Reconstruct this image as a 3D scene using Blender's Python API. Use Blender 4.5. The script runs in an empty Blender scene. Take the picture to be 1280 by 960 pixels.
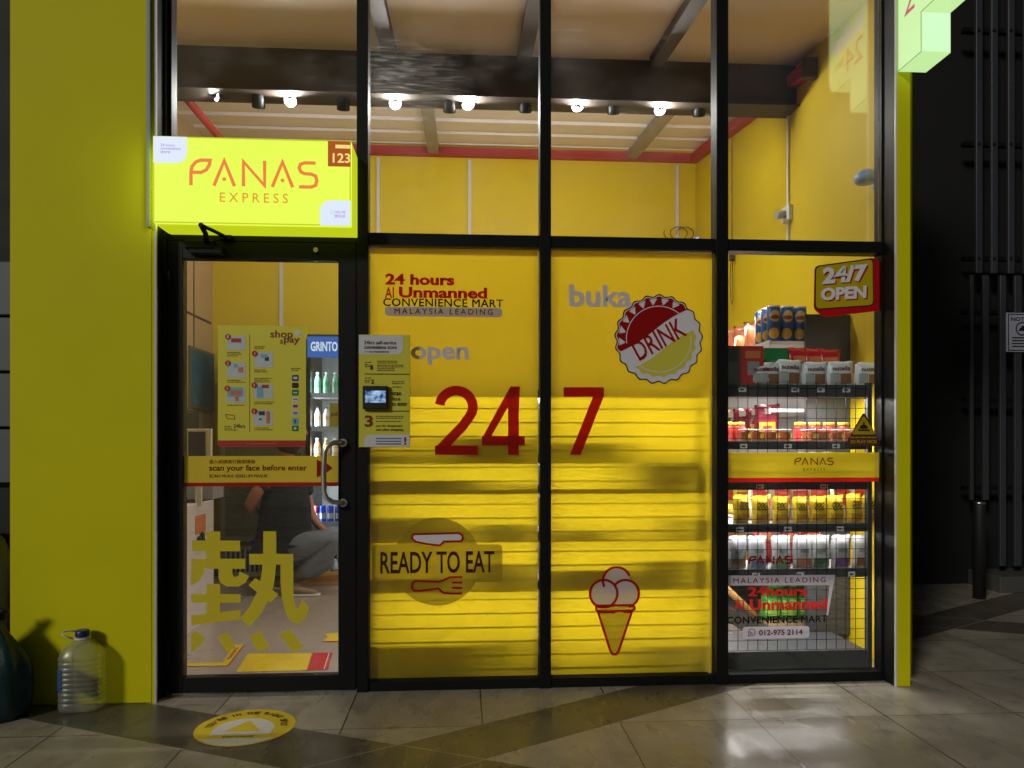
import bpy, bmesh, math, random
from mathutils import Vector, Matrix
random.seed(7)
SC = bpy.context.scene
COL = SC.collection
PI = math.pi
# ------------------------------------------------------------------ camera
F, D, H, YAW = 930.0, 3.72, 1.222, math.radians(3.7)
UC, WH = 640.0, 553.0
ca, sa = math.cos(YAW), math.sin(YAW)
cam_d = bpy.data.cameras.new('camera')
cam = bpy.data.objects.new('camera', cam_d)
COL.objects.link(cam)
cam.location = (0, -D, H)
cam.rotation_euler = (PI / 2, 0, -YAW)
cam_d.sensor_width = 36
cam_d.lens = F / 1280 * 36
cam_d.shift_y = (WH - 480) / 1280
cam_d.clip_start = 0.05
cam_d.clip_end = 500
SC.camera = cam
# ------------------------------------------------------------------ world, street light, exposure
SUN_DIR = Vector((0.60, 0.76, -0.44)).normalized()      # the way the light travels
el = math.asin(-SUN_DIR.z)
az = math.atan2(-SUN_DIR.x, -SUN_DIR.y)
W = bpy.data.worlds.new('World')
SC.world = W
W.use_nodes = True
nt = W.node_tree
sky = nt.nodes.new('ShaderNodeTexSky')
sky.sky_type = 'NISHITA'
sky.sun_disc = False
sky.sun_elevation = el
sky.sun_rotation = az
bg = nt.nodes['Background']
bg.inputs['Strength'].default_value = 0.0095
nt.links.new(sky.outputs[0], bg.inputs[0])
sun_d = bpy.data.lights.new('street_light', 'SUN')
sun_d.energy = 1.02
sun_d.angle = math.radians(9)
sun_d.color = (1.0, 0.96, 0.84)
sun = bpy.data.objects.new('street_light', sun_d)
COL.objects.link(sun)
sun.rotation_euler = SUN_DIR.to_track_quat('-Z', 'Y').to_euler()
SC.view_settings.view_transform = 'Standard'
SC.view_settings.look = 'None'
SC.view_settings.exposure = 0.0
SC.view_settings.gamma = 1.0
SC.view_settings.use_curve_mapping = False
SC.cycles.use_denoising = True
SC.cycles.max_bounces = 8
SC.cycles.transparent_max_bounces = 24
SC.cycles.sample_clamp_indirect = 3.0
SC.cycles.caustics_refractive = False
SC.cycles.caustics_reflective = False
LED_FILM = 5.0      # watts of one strip behind the film
LED_CLEAR = 3.0
SPOT_OUT = 50.0
SPOT_IN = 38.0

# ------------------------------------------------------------------ picture -> world
def X(u, y=0.0):
    t = (u - UC) / F
    return (y + D) * (t * ca + sa) / (ca - t * sa)
def dep(x, y):
    return x * sa + (y + D) * ca
def Z(u, w, y=0.0):
    return H + (WH - w) * dep(X(u, y), y) / F
def P(u, w, y=0.0):
    return Vector((X(u, y), y, Z(u, w, y)))
def G(u, w):
    """point on the ground (z=0) seen at pixel"""
    dd = H * F / (w - WH)
    t = (u - UC) / F
    lx = t * dd
    return Vector((lx * ca + dd * sa, -D - lx * sa + dd * ca, 0))
def R(u0, w0, u1, w1, y=0.0):
    um = (u0 + u1) / 2
    return (X(u0, y), X(u1, y), Z(um, w1, y), Z(um, w0, y))

# ------------------------------------------------------------------ materials
def lin(c):
    return c / 12.92 if c <= 0.04045 else ((c + 0.055) / 1.055) ** 2.4
def rgb(r, g, b):
    return (lin(r / 255), lin(g / 255), lin(b / 255), 1)
MATS = {}
def mat(name, col, rough=0.5, metal=0.0, var=0.08, scale=6.0, bump=0.0, bscale=60.0, spec=0.5, coat=0.0):
    if name in MATS: return MATS[name]
    m = bpy.data.materials.new(name)
    m.use_nodes = True
    n, l = m.node_tree.nodes, m.node_tree.links
    b = n['Principled BSDF']
    b.inputs['Roughness'].default_value = rough
    b.inputs['Metallic'].default_value = metal
    b.inputs['Specular IOR Level'].default_value = spec
    b.inputs['Coat Weight'].default_value = coat
    c = rgb(*col)
    tc = n.new('ShaderNodeTexCoord')
    no = n.new('ShaderNodeTexNoise')
    no.inputs['Scale'].default_value = scale
    no.inputs['Detail'].default_value = 5
    l.new(tc.outputs['Object'], no.inputs['Vector'])
    mx = n.new('ShaderNodeMix'); mx.data_type = 'RGBA'
    mx.inputs[6].default_value = tuple(v * (1 - var) for v in c[:3]) + (1,)
    mx.inputs[7].default_value = tuple(min(1, v * (1 + var)) for v in c[:3]) + (1,)
    l.new(no.outputs['Fac'], mx.inputs[0])
    l.new(mx.outputs[2], b.inputs['Base Color'])
    mr = n.new('ShaderNodeMapRange')
    mr.inputs[3].default_value = max(0, rough - 0.06); mr.inputs[4].default_value = min(1, rough + 0.08)
    l.new(no.outputs['Fac'], mr.inputs[0]); l.new(mr.outputs[0], b.inputs['Roughness'])
    if bump:
        n2 = n.new('ShaderNodeTexNoise'); n2.inputs['Scale'].default_value = bscale
        n2.inputs['Detail'].default_value = 4
        l.new(tc.outputs['Object'], n2.inputs['Vector'])
        bp = n.new('ShaderNodeBump'); bp.inputs['Strength'].default_value = bump
        bp.inputs['Distance'].default_value = 0.01
        l.new(n2.outputs['Fac'], bp.inputs['Height']); l.new(bp.outputs[0], b.inputs['Normal'])
    MATS[name] = m
    return m
def emit(name, col, strength=1.0, mottled=0.0):
    if name in MATS: return MATS[name]
    m = bpy.data.materials.new(name); m.use_nodes = True
    n, l = m.node_tree.nodes, m.node_tree.links
    n.remove(n['Principled BSDF'])
    e = n.new('ShaderNodeEmission')
    e.inputs[0].default_value = rgb(*col); e.inputs[1].default_value = strength
    gl = n.new('ShaderNodeBsdfGlossy'); gl.inputs['Roughness'].default_value = 0.25
    gl.inputs['Color'].default_value = (0.04, 0.04, 0.04, 1)
    ad = n.new('ShaderNodeAddShader')
    l.new(e.outputs[0], ad.inputs[0]); l.new(gl.outputs[0], ad.inputs[1])
    l.new(ad.outputs[0], n['Material Output'].inputs[0])
    if mottled:
        tc = n.new('ShaderNodeTexCoord'); no = n.new('ShaderNodeTexNoise'); no.inputs['Scale'].default_value = 2.2
        l.new(tc.outputs['Object'], no.inputs['Vector'])
        mr = n.new('ShaderNodeMapRange'); mr.inputs[3].default_value = strength * (1 - mottled); mr.inputs[4].default_value = strength * (1 + mottled)
        l.new(no.outputs['Fac'], mr.inputs[0]); l.new(mr.outputs[0], e.inputs[1])
    MATS[name] = m
    return m
def vinyl(name, col, trans=0.5, clear=0.0):
    """thin plastic film: part diffuse, part letting light through"""
    if name in MATS: return MATS[name]
    m = bpy.data.materials.new(name); m.use_nodes = True
    n, l = m.node_tree.nodes, m.node_tree.links
    n.remove(n['Principled BSDF'])
    c = rgb(*col)
    tc = n.new('ShaderNodeTexCoord'); no = n.new('ShaderNodeTexNoise'); no.inputs['Scale'].default_value = 9
    l.new(tc.outputs['Object'], no.inputs['Vector'])
    mx = n.new('ShaderNodeMix'); mx.data_type = 'RGBA'
    mx.inputs[6].default_value = tuple(v * 0.95 for v in c[:3]) + (1,); mx.inputs[7].default_value = c
    l.new(no.outputs['Fac'], mx.inputs[0])
    d = n.new('ShaderNodeBsdfDiffuse'); t = n.new('ShaderNodeBsdfTranslucent')
    l.new(mx.outputs[2], d.inputs[0]); l.new(mx.outputs[2], t.inputs[0])
    s = n.new('ShaderNodeMixShader'); s.inputs[0].default_value = trans
    l.new(d.outputs[0], s.inputs[1]); l.new(t.outputs[0], s.inputs[2])
    g = n.new('ShaderNodeBsdfGlossy'); g.inputs['Roughness'].default_value = 0.22
    s2 = n.new('ShaderNodeMixShader'); s2.inputs[0].default_value = 0.03
    l.new(s.outputs[0], s2.inputs[1]); l.new(g.outputs[0], s2.inputs[2])
    out = s2
    if clear:
        tr = n.new('ShaderNodeBsdfTransparent'); tr.inputs[0].default_value = (1, 1, 1, 1)
        s3 = n.new('ShaderNodeMixShader'); s3.inputs[0].default_value = clear
        l.new(s2.outputs[0], s3.inputs[1]); l.new(tr.outputs[0], s3.inputs[2]); out = s3
    l.new(out.outputs[0], n['Material Output'].inputs[0])
    MATS[name] = m
    return m
def glass(name, tint=(0.96, 0.98, 0.97), rough=0.0, dirt=0.0, refl=1.0, streak=None):
    if name in MATS: return MATS[name]
    m = bpy.data.materials.new(name); m.use_nodes = True
    n, l = m.node_tree.nodes, m.node_tree.links
    n.remove(n['Principled BSDF'])
    lw = n.new('ShaderNodeLayerWeight'); lw.inputs[0].default_value = 0.5
    pw = n.new('ShaderNodeMath'); pw.operation = 'POWER'; pw.inputs[1].default_value = 5
    l.new(lw.outputs['Facing'], pw.inputs[0])
    ma = n.new('ShaderNodeMath'); ma.operation = 'MULTIPLY_ADD'
    ma.inputs[1].default_value = 0.9 * refl; ma.inputs[2].default_value = 0.045 * refl
    l.new(pw.outputs[0], ma.inputs[0])
    tr = n.new('ShaderNodeBsdfTransparent'); tr.inputs[0].default_value = tint + (1,)
    g = n.new('ShaderNodeBsdfGlossy'); g.inputs['Roughness'].default_value = rough
    s = n.new('ShaderNodeMixShader')
    l.new(ma.outputs[0], s.inputs[0]); l.new(tr.outputs[0], s.inputs[1]); l.new(g.outputs[0], s.inputs[2])
    out = s
    if dirt:
        tc = n.new('ShaderNodeTexCoord')
        mp = n.new('ShaderNodeMapping'); mp.inputs['Scale'].default_value = (2.2, 1, 3.0)
        l.new(tc.outputs['Object'], mp.inputs[0])
        no = n.new('ShaderNodeTexNoise'); no.inputs['Scale'].default_value = 1.3; no.inputs['Detail'].default_value = 8
        l.new(mp.outputs[0], no.inputs['Vector'])
        mp2 = n.new('ShaderNodeMapping'); mp2.inputs['Scale'].default_value = (3.0, 1, 42.0)
        l.new(tc.outputs['Object'], mp2.inputs[0])
        n2 = n.new('ShaderNodeTexNoise'); n2.inputs['Scale'].default_value = 1.6; n2.inputs['Detail'].default_value = 6; n2.inputs['Distortion'].default_value = 0.6
        l.new(mp2.outputs[0], n2.inputs['Vector'])
        r1 = n.new('ShaderNodeMapRange'); r1.inputs[1].default_value = 0.45; r1.inputs[2].default_value = 0.8
        r1.inputs[3].default_value = 0; r1.inputs[4].default_value = dirt
        l.new(no.outputs['Fac'], r1.inputs[0])
        r2 = n.new('ShaderNodeMapRange'); r2.inputs[1].default_value = 0.60; r2.inputs[2].default_value = 0.76
        r2.inputs[3].default_value = 0.35; r2.inputs[4].default_value = 1.8
        l.new(n2.outputs['Fac'], r2.inputs[0])
        mu = n.new('ShaderNodeMath'); mu.operation = 'MULTIPLY'; mu.use_clamp = True
        l.new(r1.outputs[0], mu.inputs[0]); l.new(r2.outputs[0], mu.inputs[1])
        if streak:                       # a scratched, glue smeared patch at a place of its own
            mp3 = n.new('ShaderNodeMapping'); mp3.inputs['Location'].default_value = tuple(-v * k for v, k in zip(streak, (2.6, 0, 3.6))); mp3.inputs['Scale'].default_value = (2.6, 0, 3.6)
            l.new(tc.outputs['Object'], mp3.inputs[0])
            ln = n.new('ShaderNodeVectorMath'); ln.operation = 'LENGTH'; l.new(mp3.outputs[0], ln.inputs[0])
            fo = n.new('ShaderNodeMapRange'); fo.inputs[1].default_value = 1.0; fo.inputs[2].default_value = 0.0; fo.inputs[3].default_value = 0; fo.inputs[4].default_value = 1
            l.new(ln.outputs['Value'], fo.inputs[0])
            mp4 = n.new('ShaderNodeMapping'); mp4.inputs['Scale'].default_value = (9.0, 1, 170.0); mp4.inputs['Rotation'].default_value = (0, 0.08, 0)
            l.new(tc.outputs['Object'], mp4.inputs[0])
            n3 = n.new('ShaderNodeTexNoise'); n3.inputs['Scale'].default_value = 1.0; n3.inputs['Detail'].default_value = 7; n3.inputs['Distortion'].default_value = 0.5; l.new(mp4.outputs[0], n3.inputs['Vector'])
            r3 = n.new('ShaderNodeMapRange'); r3.inputs[1].default_value = 0.5; r3.inputs[2].default_value = 0.72; r3.inputs[3].default_value = 0.03; r3.inputs[4].default_value = 0.34
            l.new(n3.outputs['Fac'], r3.inputs[0])
            m3 = n.new('ShaderNodeMath'); m3.operation = 'MULTIPLY'; l.new(fo.outputs[0], m3.inputs[0]); l.new(r3.outputs[0], m3.inputs[1])
            m4 = n.new('ShaderNodeMath'); m4.operation = 'ADD'; m4.use_clamp = True; l.new(mu.outputs[0], m4.inputs[0]); l.new(m3.outputs[0], m4.inputs[1]); mu = m4
        d = n.new('ShaderNodeBsdfDiffuse'); d.inputs[0].default_value = (0.8, 0.8, 0.78, 1)
        t = n.new('ShaderNodeBsdfTranslucent'); t.inputs[0].default_value = (0.8, 0.8, 0.78, 1)
        dm = n.new('ShaderNodeMixShader'); dm.inputs[0].default_value = 0.6
        l.new(d.outputs[0], dm.inputs[1]); l.new(t.outputs[0], dm.inputs[2])
        s2 = n.new('ShaderNodeMixShader')
        l.new(mu.outputs[0], s2.inputs[0]); l.new(s.outputs[0], s2.inputs[1]); l.new(dm.outputs[0], s2.inputs[2])
        out = s2
    l.new(out.outputs[0], n['Material Output'].inputs[0])
    MATS[name] = m
    return m

# ------------------------------------------------------------------ mesh building
def wloc(o):
    v = Vector((0, 0, 0))
    while o is not None:
        v += o.location; o = o.parent
    return v
class MB:
    def __init__(s): s.bm = bmesh.new()
    def box(s, x0, x1, y0, y1, z0, z1, bev=0.0, seg=2):
        if x0 > x1: x0, x1 = x1, x0
        if y0 > y1: y0, y1 = y1, y0
        if z0 > z1: z0, z1 = z1, z0
        b = s.bm if not bev else bmesh.new()
        v = [b.verts.new((x, y, z)) for x in (x0, x1) for y in (y0, y1) for z in (z0, z1)]
        for f in ((0, 1, 3, 2), (4, 6, 7, 5), (0, 4, 5, 1), (2, 3, 7, 6), (0, 2, 6, 4), (1, 5, 7, 3)):
            b.faces.new([v[i] for i in f])
        if bev:
            bmesh.ops.bevel(b, geom=b.edges[:], offset=bev, segments=seg, affect='EDGES', profile=0.5)
            s.merge(b)
        return s
    def merge(s, b, M=None):
        mp = {}
        for v in b.verts: mp[v] = s.bm.verts.new(M @ v.co if M else v.co)
        for f in b.faces:
            try:
                g = s.bm.faces.new([mp[v] for v in f.verts]); g.smooth = f.smooth
            except ValueError: pass
        b.free()
    def face(s, pts):
        s.bm.faces.new([s.bm.verts.new(p) for p in pts]); return s
    def tube(s, pts, r, n=8, cap=True):
        pts = [Vector(p) for p in pts]
        rr = r if isinstance(r, (list, tuple)) else [r] * len(pts)
        rings = []
        up = None
        for i, p in enumerate(pts):
            a = pts[max(0, i - 1)]; b = pts[min(len(pts) - 1, i + 1)]
            t = (b - a).normalized()
            if up is None:
                up = Vector((0, 0, 1)) if abs(t.z) < 0.9 else Vector((1, 0, 0))
            e1 = t.cross(up)
            if e1.length < 1e-4: e1 = t.cross(Vector((0, 1, 0)))
            e1.normalize(); e2 = e1.cross(t).normalized(); up = e2
            rings.append([s.bm.verts.new(p + (e1 * math.cos(2 * PI * k / n) + e2 * math.sin(2 * PI * k / n)) * rr[i]) for k in range(n)])
        for a, b in zip(rings, rings[1:]):
            for k in range(n):
                f = s.bm.faces.new((a[k], a[(k + 1) % n], b[(k + 1) % n], b[k])); f.smooth = True
        if cap:
            s.bm.faces.new(rings[0][::-1]); s.bm.faces.new(rings[-1])
        return s
    def lathe(s, prof, c=(0, 0, 0), n=24, sq=None, cap=True):
        """profile of (radius, z); sq = (power, kx, ky) gives a squarish section"""
        rings = []
        for r, z in prof:
            ring = []
            for k in range(n):
                a = 2 * PI * k / n
                x, y = math.cos(a), math.sin(a)
                if sq:
                    q = sq[0]
                    d = (abs(x) ** q + abs(y) ** q) ** (1 / q)
                    x, y = x / d * sq[1], y / d * sq[2]
                ring.append(s.bm.verts.new((c[0] + r * x, c[1] + r * y, c[2] + z)))
            rings.append(ring)
        for a, b in zip(rings, rings[1:]):
            for k in range(n):
                f = s.bm.faces.new((a[k], a[(k + 1) % n], b[(k + 1) % n], b[k])); f.smooth = True
        if cap:
            s.bm.faces.new(rings[0][::-1]); s.bm.faces.new(rings[-1])
        return s
    def build(s, name, m, parent=None, org=None):
        me = bpy.data.meshes.new(name)
        off = wloc(parent) if parent is not None else Vector((0, 0, 0))
        if org is not None: off = off + Vector(org) if parent is not None and False else Vector(org)
        for v in s.bm.verts: v.co -= off
        s.bm.normal_update()
        s.bm.to_mesh(me); s.bm.free()
        me.materials.append(m)
        o = bpy.data.objects.new(name, me); COL.objects.link(o)
        if parent is not None:
            o.parent = parent
            if org is not None: o.location = off - wloc(parent)
        elif org is not None: o.location = off
        return o
def tag(o, label=None, cat=None, group=None, kind=None):
    if label: o['label'] = label
    if cat: o['category'] = cat
    if group: o['group'] = group
    if kind: o['kind'] = kind
    return o
def thing(name, loc, label, cat, group=None, rz=0.0):
    o = bpy.data.objects.new(name, None); COL.objects.link(o)
    o.empty_display_size = 0.05
    o.location = loc; o.rotation_euler = (0, 0, rz)
    return tag(o, label, cat, group)
def copy_tree(o, loc=None, rz=None, label=None, group=None, parent=None):
    c = o.copy(); COL.objects.link(c)
    if parent is not None: c.parent = parent
    for ch in list(o.children): copy_tree(ch, parent=c)
    if loc is not None: c.location = loc
    if rz is not None: c.rotation_euler = (0, 0, rz)
    if label: c['label'] = label
    if group: c['group'] = group
    return c

# ---- flat artwork: everything is drawn in (a, b) and mapped to 3-D by a frame
class Art:
    """flat marks of one colour; frame maps (a, b, lift) to 3-D"""
    def __init__(s, frame, lift=0.0):
        s.fr, s.lift, s.mb, s.k = frame, lift, MB(), 0
    def poly(s, pts):
        d = s.lift + 0.00025 * (s.k % 6); s.k += 1
        ar = sum(p[0] * q[1] - q[0] * p[1] for p, q in zip(pts, pts[1:] + pts[:1]))
        if ar < 0: pts = pts[::-1]
        s.mb.face([s.fr(a, b, d) for a, b in pts]); return s
    def rect(s, a0, a1, b0, b1): return s.poly([(a0, b0), (a1, b0), (a1, b1), (a0, b1)])
    def rrect(s, a0, a1, b0, b1, r, corners=(1, 1, 1, 1)):
        pts = []
        for (cx, cy, s0, on, px, py) in ((a0 + r, b0 + r, PI, corners[0], a0, b0), (a1 - r, b0 + r, 1.5 * PI, corners[1], a1, b0),
                                         (a1 - r, b1 - r, 0, corners[2], a1, b1), (a0 + r, b1 - r, 0.5 * PI, corners[3], a0, b1)):
            if on: pts += [(cx + r * math.cos(s0 + k * PI / 12), cy + r * math.sin(s0 + k * PI / 12)) for k in range(7)]
            else: pts.append((px, py))
        return s.poly(pts)
    def disc(s, cx, cy, r, n=36, ky=1.0):
        return s.poly([(cx + r * math.cos(2 * PI * k / n), cy + ky * r * math.sin(2 * PI * k / n)) for k in range(n)])
    def stroke(s, pts, w, closed=False):
        d = s.lift + 0.00025 * (s.k % 6); s.k += 1
        n = len(pts); P2 = [Vector(p) for p in pts]
        L, Rr = [], []
        for i in range(n):
            if closed: a, b = P2[i - 1], P2[(i + 1) % n]
            else: a, b = P2[max(0, i - 1)], P2[min(n - 1, i + 1)]
            c = P2[i]
            t1 = (c - a); t2 = (b - c)
            if t1.length < 1e-9: t1 = t2
            if t2.length < 1e-9: t2 = t1
            t1.normalize(); t2.normalize()
            n1 = Vector((-t1.y, t1.x)); n2 = Vector((-t2.y, t2.x))
            mm = (n1 + n2)
            if mm.length < 0.2: mm = n1.copy()
            mm.normalize()
            k = w / 2 / max(0.45, mm.dot(n1))
            L.append(c + mm * k); Rr.append(c - mm * k)
        lv = [s.mb.bm.verts.new(s.fr(p.x, p.y, d)) for p in L]
        rv = [s.mb.bm.verts.new(s.fr(p.x, p.y, d)) for p in Rr]
        for i in range(n if closed else n - 1):
            j = (i + 1) % n
            s.mb.bm.faces.new((rv[i], rv[j], lv[j], lv[i]))
        return s
    def text(s, body, a0, a1, b0, b1, bold=0.02, rot=0.0, shear=0.0, space=1.0):
        vs, fs = glyphs(body, bold, space, shear)
        xs = [v[0] for v in vs]; ys = [v[1] for v in vs]
        mx, Mx, my, My = min(xs), max(xs), min(ys), max(ys)
        d = s.lift + 0.00025 * (s.k % 6); s.k += 1
        cx, cy = (a0 + a1) / 2, (b0 + b1) / 2
        cr, sr = math.cos(rot), math.sin(rot)
        out = []
        for v in vs:
            a = a0 + (v[0] - mx) / (Mx - mx) * (a1 - a0) - cx
            b = b0 + (v[1] - my) / (My - my) * (b1 - b0) - cy
            out.append(s.mb.bm.verts.new(s.fr(cx + a * cr - b * sr, cy + a * sr + b * cr, d)))
        for f in fs:
            try: s.mb.bm.faces.new([out[i] for i in f])
            except ValueError: pass
        return s
    def build(s, name, m, parent=None, org=None): return s.mb.build(name, m, parent, org)
GC = {}
def glyphs(body, bold, space, shear):
    key = (body, bold, space, shear)
    if key in GC: return GC[key]
    cu = bpy.data.curves.new('lettering', 'FONT')
    cu.body = body; cu.size = 1; cu.space_character = space; cu.shear = shear
    cu.resolution_u = 3
    o = bpy.data.objects.new('lettering', cu); COL.objects.link(o)
    dg = bpy.context.evaluated_depsgraph_get(); dg.update()
    me = bpy.data.meshes.new_from_object(o.evaluated_get(dg))
    vs = [Vector((v.co.x, v.co.y)) for v in me.vertices]
    fs = []
    for p in me.polygons:
        f = tuple(p.vertices)
        ar = sum(vs[f[i - 1]].x * vs[f[i]].y - vs[f[i]].x * vs[f[i - 1]].y for i in range(len(f)))
        fs.append(f if ar > 0 else f[::-1])
    if bold:
        de = {}
        for f in fs:
            for i in range(len(f)): de[(f[i - 1], f[i])] = 1
        ins, outs = {}, {}
        for (a, b) in de:
            if (b, a) not in de:
                e = vs[b] - vs[a]
                if e.length < 1e-7: continue
                nn = Vector((e.y, -e.x)).normalized(); outs.setdefault(a, []).append(nn); ins.setdefault(b, []).append(nn)
        nv = list(vs)
        for i in range(len(vs)):
            ns = outs.get(i, []) + ins.get(i, [])
            if not ns: continue
            m_ = sum(ns, Vector((0, 0)))
            if m_.length < 1e-3: continue
            m_.normalize(); nv[i] = vs[i] + m_ * (bold / max(0.5, m_.dot(ns[0])))
        vs = nv
    r = ([(v.x, v.y) for v in vs], fs)
    bpy.data.objects.remove(o); bpy.data.curves.remove(cu); bpy.data.meshes.remove(me)
    GC[key] = r
    return r
def face_frame(y):                       # a wall-parallel plane facing the street
    return lambda a, b, d: Vector((a, y - d, b))
def floor_frame(cx, cy, z, rot=0.0):
    c, s_ = math.cos(rot), math.sin(rot)
    return lambda a, b, d: Vector((cx + a * c - b * s_, cy + a * s_ + b * c, z + d))
def arc(cx, cy, r, a0, a1, n=16, ky=1.0):
    return [(cx + r * math.cos(math.radians(a0 + (a1 - a0) * k / n)), cy + ky * r * math.sin(math.radians(a0 + (a1 - a0) * k / n))) for k in range(n + 1)]
def clip(pts, px, py, nx, ny):
    """keep the side where (p - (px,py)).n >= 0"""
    out = []
    for (a, b) in zip(pts, pts[1:] + pts[:1]):
        da = (a[0] - px) * nx + (a[1] - py) * ny; db = (b[0] - px) * nx + (b[1] - py) * ny
        if da >= 0: out.append(a)
        if (da >= 0) != (db >= 0):
            t = da / (da - db); out.append((a[0] + (b[0] - a[0]) * t, a[1] + (b[1] - a[1]) * t))
    return out
def logo(art, a0, a1, b0, b1, w):
    """the five shop letters as drawn strokes"""
    h = b1 - b0; W_ = a1 - a0
    g = lambda x, y: (a0 + x * W_, b0 + y * h)
    art.stroke([g(0.012, 0.0), g(0.012, 0.50), g(0.02, 0.72), g(0.05, 0.9), g(0.09, 0.97), g(0.16, 0.97), g(0.155, 0.8), g(0.13, 0.6), g(0.09, 0.5), g(0.02, 0.5)], w)
    for x0 in (0.19, 0.645):
        art.stroke([g(x0, 0), g(x0 + 0.08, 0.97), g(x0 + 0.16, 0)], w)
        art.disc(*g(x0 + 0.08, 0.26), w * 0.55, 14)
    art.stroke([g(0.42, 0), g(0.42, 0.95), g(0.585, 0.04), g(0.585, 1)], w)
    art.stroke([g(0.985, 0.96), g(0.90, 0.96), g(0.865, 0.90), g(0.855, 0.76), g(0.87, 0.60), g(0.90, 0.54), g(0.95, 0.53), g(0.985, 0.46), g(0.995, 0.28), g(0.985, 0.1), g(0.95, 0.03), g(0.855, 0.03)], w)
# ================================================================== materials used everywhere
M_black = mat('black aluminium', (19, 20, 21), 0.45, 0.0, 0.15, 3, spec=0.2)
M_ydoor = mat('yellow cladding paint', (216, 210, 12), 0.6, 0, 0.10, 2.2, 0.05, 120, spec=0.15)
M_ywall = mat('yellow shop wall paint', (210, 182, 6), 0.6, 0, 0.05, 1.2, 0.04, 150)
M_trim = mat('pale edge trim', (196, 200, 205), 0.45, 0, 0.06)
M_red = mat('red painted steel', (166, 54, 46), 0.5, 0, 0.12)
M_dkst = mat('dark primer steel', (74, 63, 55), 0.6, 0, 0.2, 4)
M_white = mat('white painted metal', (215, 213, 210), 0.4, 0, 0.04)
M_grey = mat('dark grey shelf metal', (62, 63, 68), 0.45, 0, 0.08)
M_lgrey = mat('light grey shelf metal', (150, 150, 152), 0.45, 0, 0.06)
M_chrome = mat('polished steel', (215, 212, 204), 0.3, 1.0, 0.04)
M_rubber = mat('black plastic', (24, 24, 25), 0.45, 0, 0.1)
V_red = vinyl('red vinyl', (200, 34, 28), 0.62)
V_dred = vinyl('dark red vinyl', (128, 24, 26), 0.3)
V_grey = vinyl('grey vinyl', (212, 208, 228), 0.15)
V_white = vinyl('white vinyl', (240, 238, 250), 0.12)
V_lilac = vinyl('lilac grey vinyl', (196, 190, 202), 0.3)
V_black = vinyl('black vinyl', (30, 24, 20), 0.2)
V_yel = vinyl('yellow vinyl', (226, 200, 40), 0.45)
V_olive = vinyl('dark yellow vinyl', (196, 172, 52), 0.4, 0.25)
V_brown = vinyl('brown vinyl', (70, 40, 28), 0.2)
M_prnt_y = mat('printed yellow board', (232, 224, 64), 0.45, 0, 0.04)
M_prnt_r = mat('printed red', (176, 38, 34), 0.45, 0, 0.05)
M_prnt_w = mat('printed white', (214, 214, 222), 0.45, 0, 0.03)
M_prnt_k = mat('printed dark brown', (62, 46, 30), 0.5, 0, 0.05)
M_prnt_b = mat('printed blue', (36, 76, 132), 0.45, 0, 0.05)
M_prnt_g = mat('printed green', (24, 120, 62), 0.45, 0, 0.05)
M_prnt_c = mat('printed light blue', (120, 180, 205), 0.45, 0, 0.05)
M_prnt_o = mat('printed orange', (206, 120, 70), 0.45, 0, 0.05)

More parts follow.
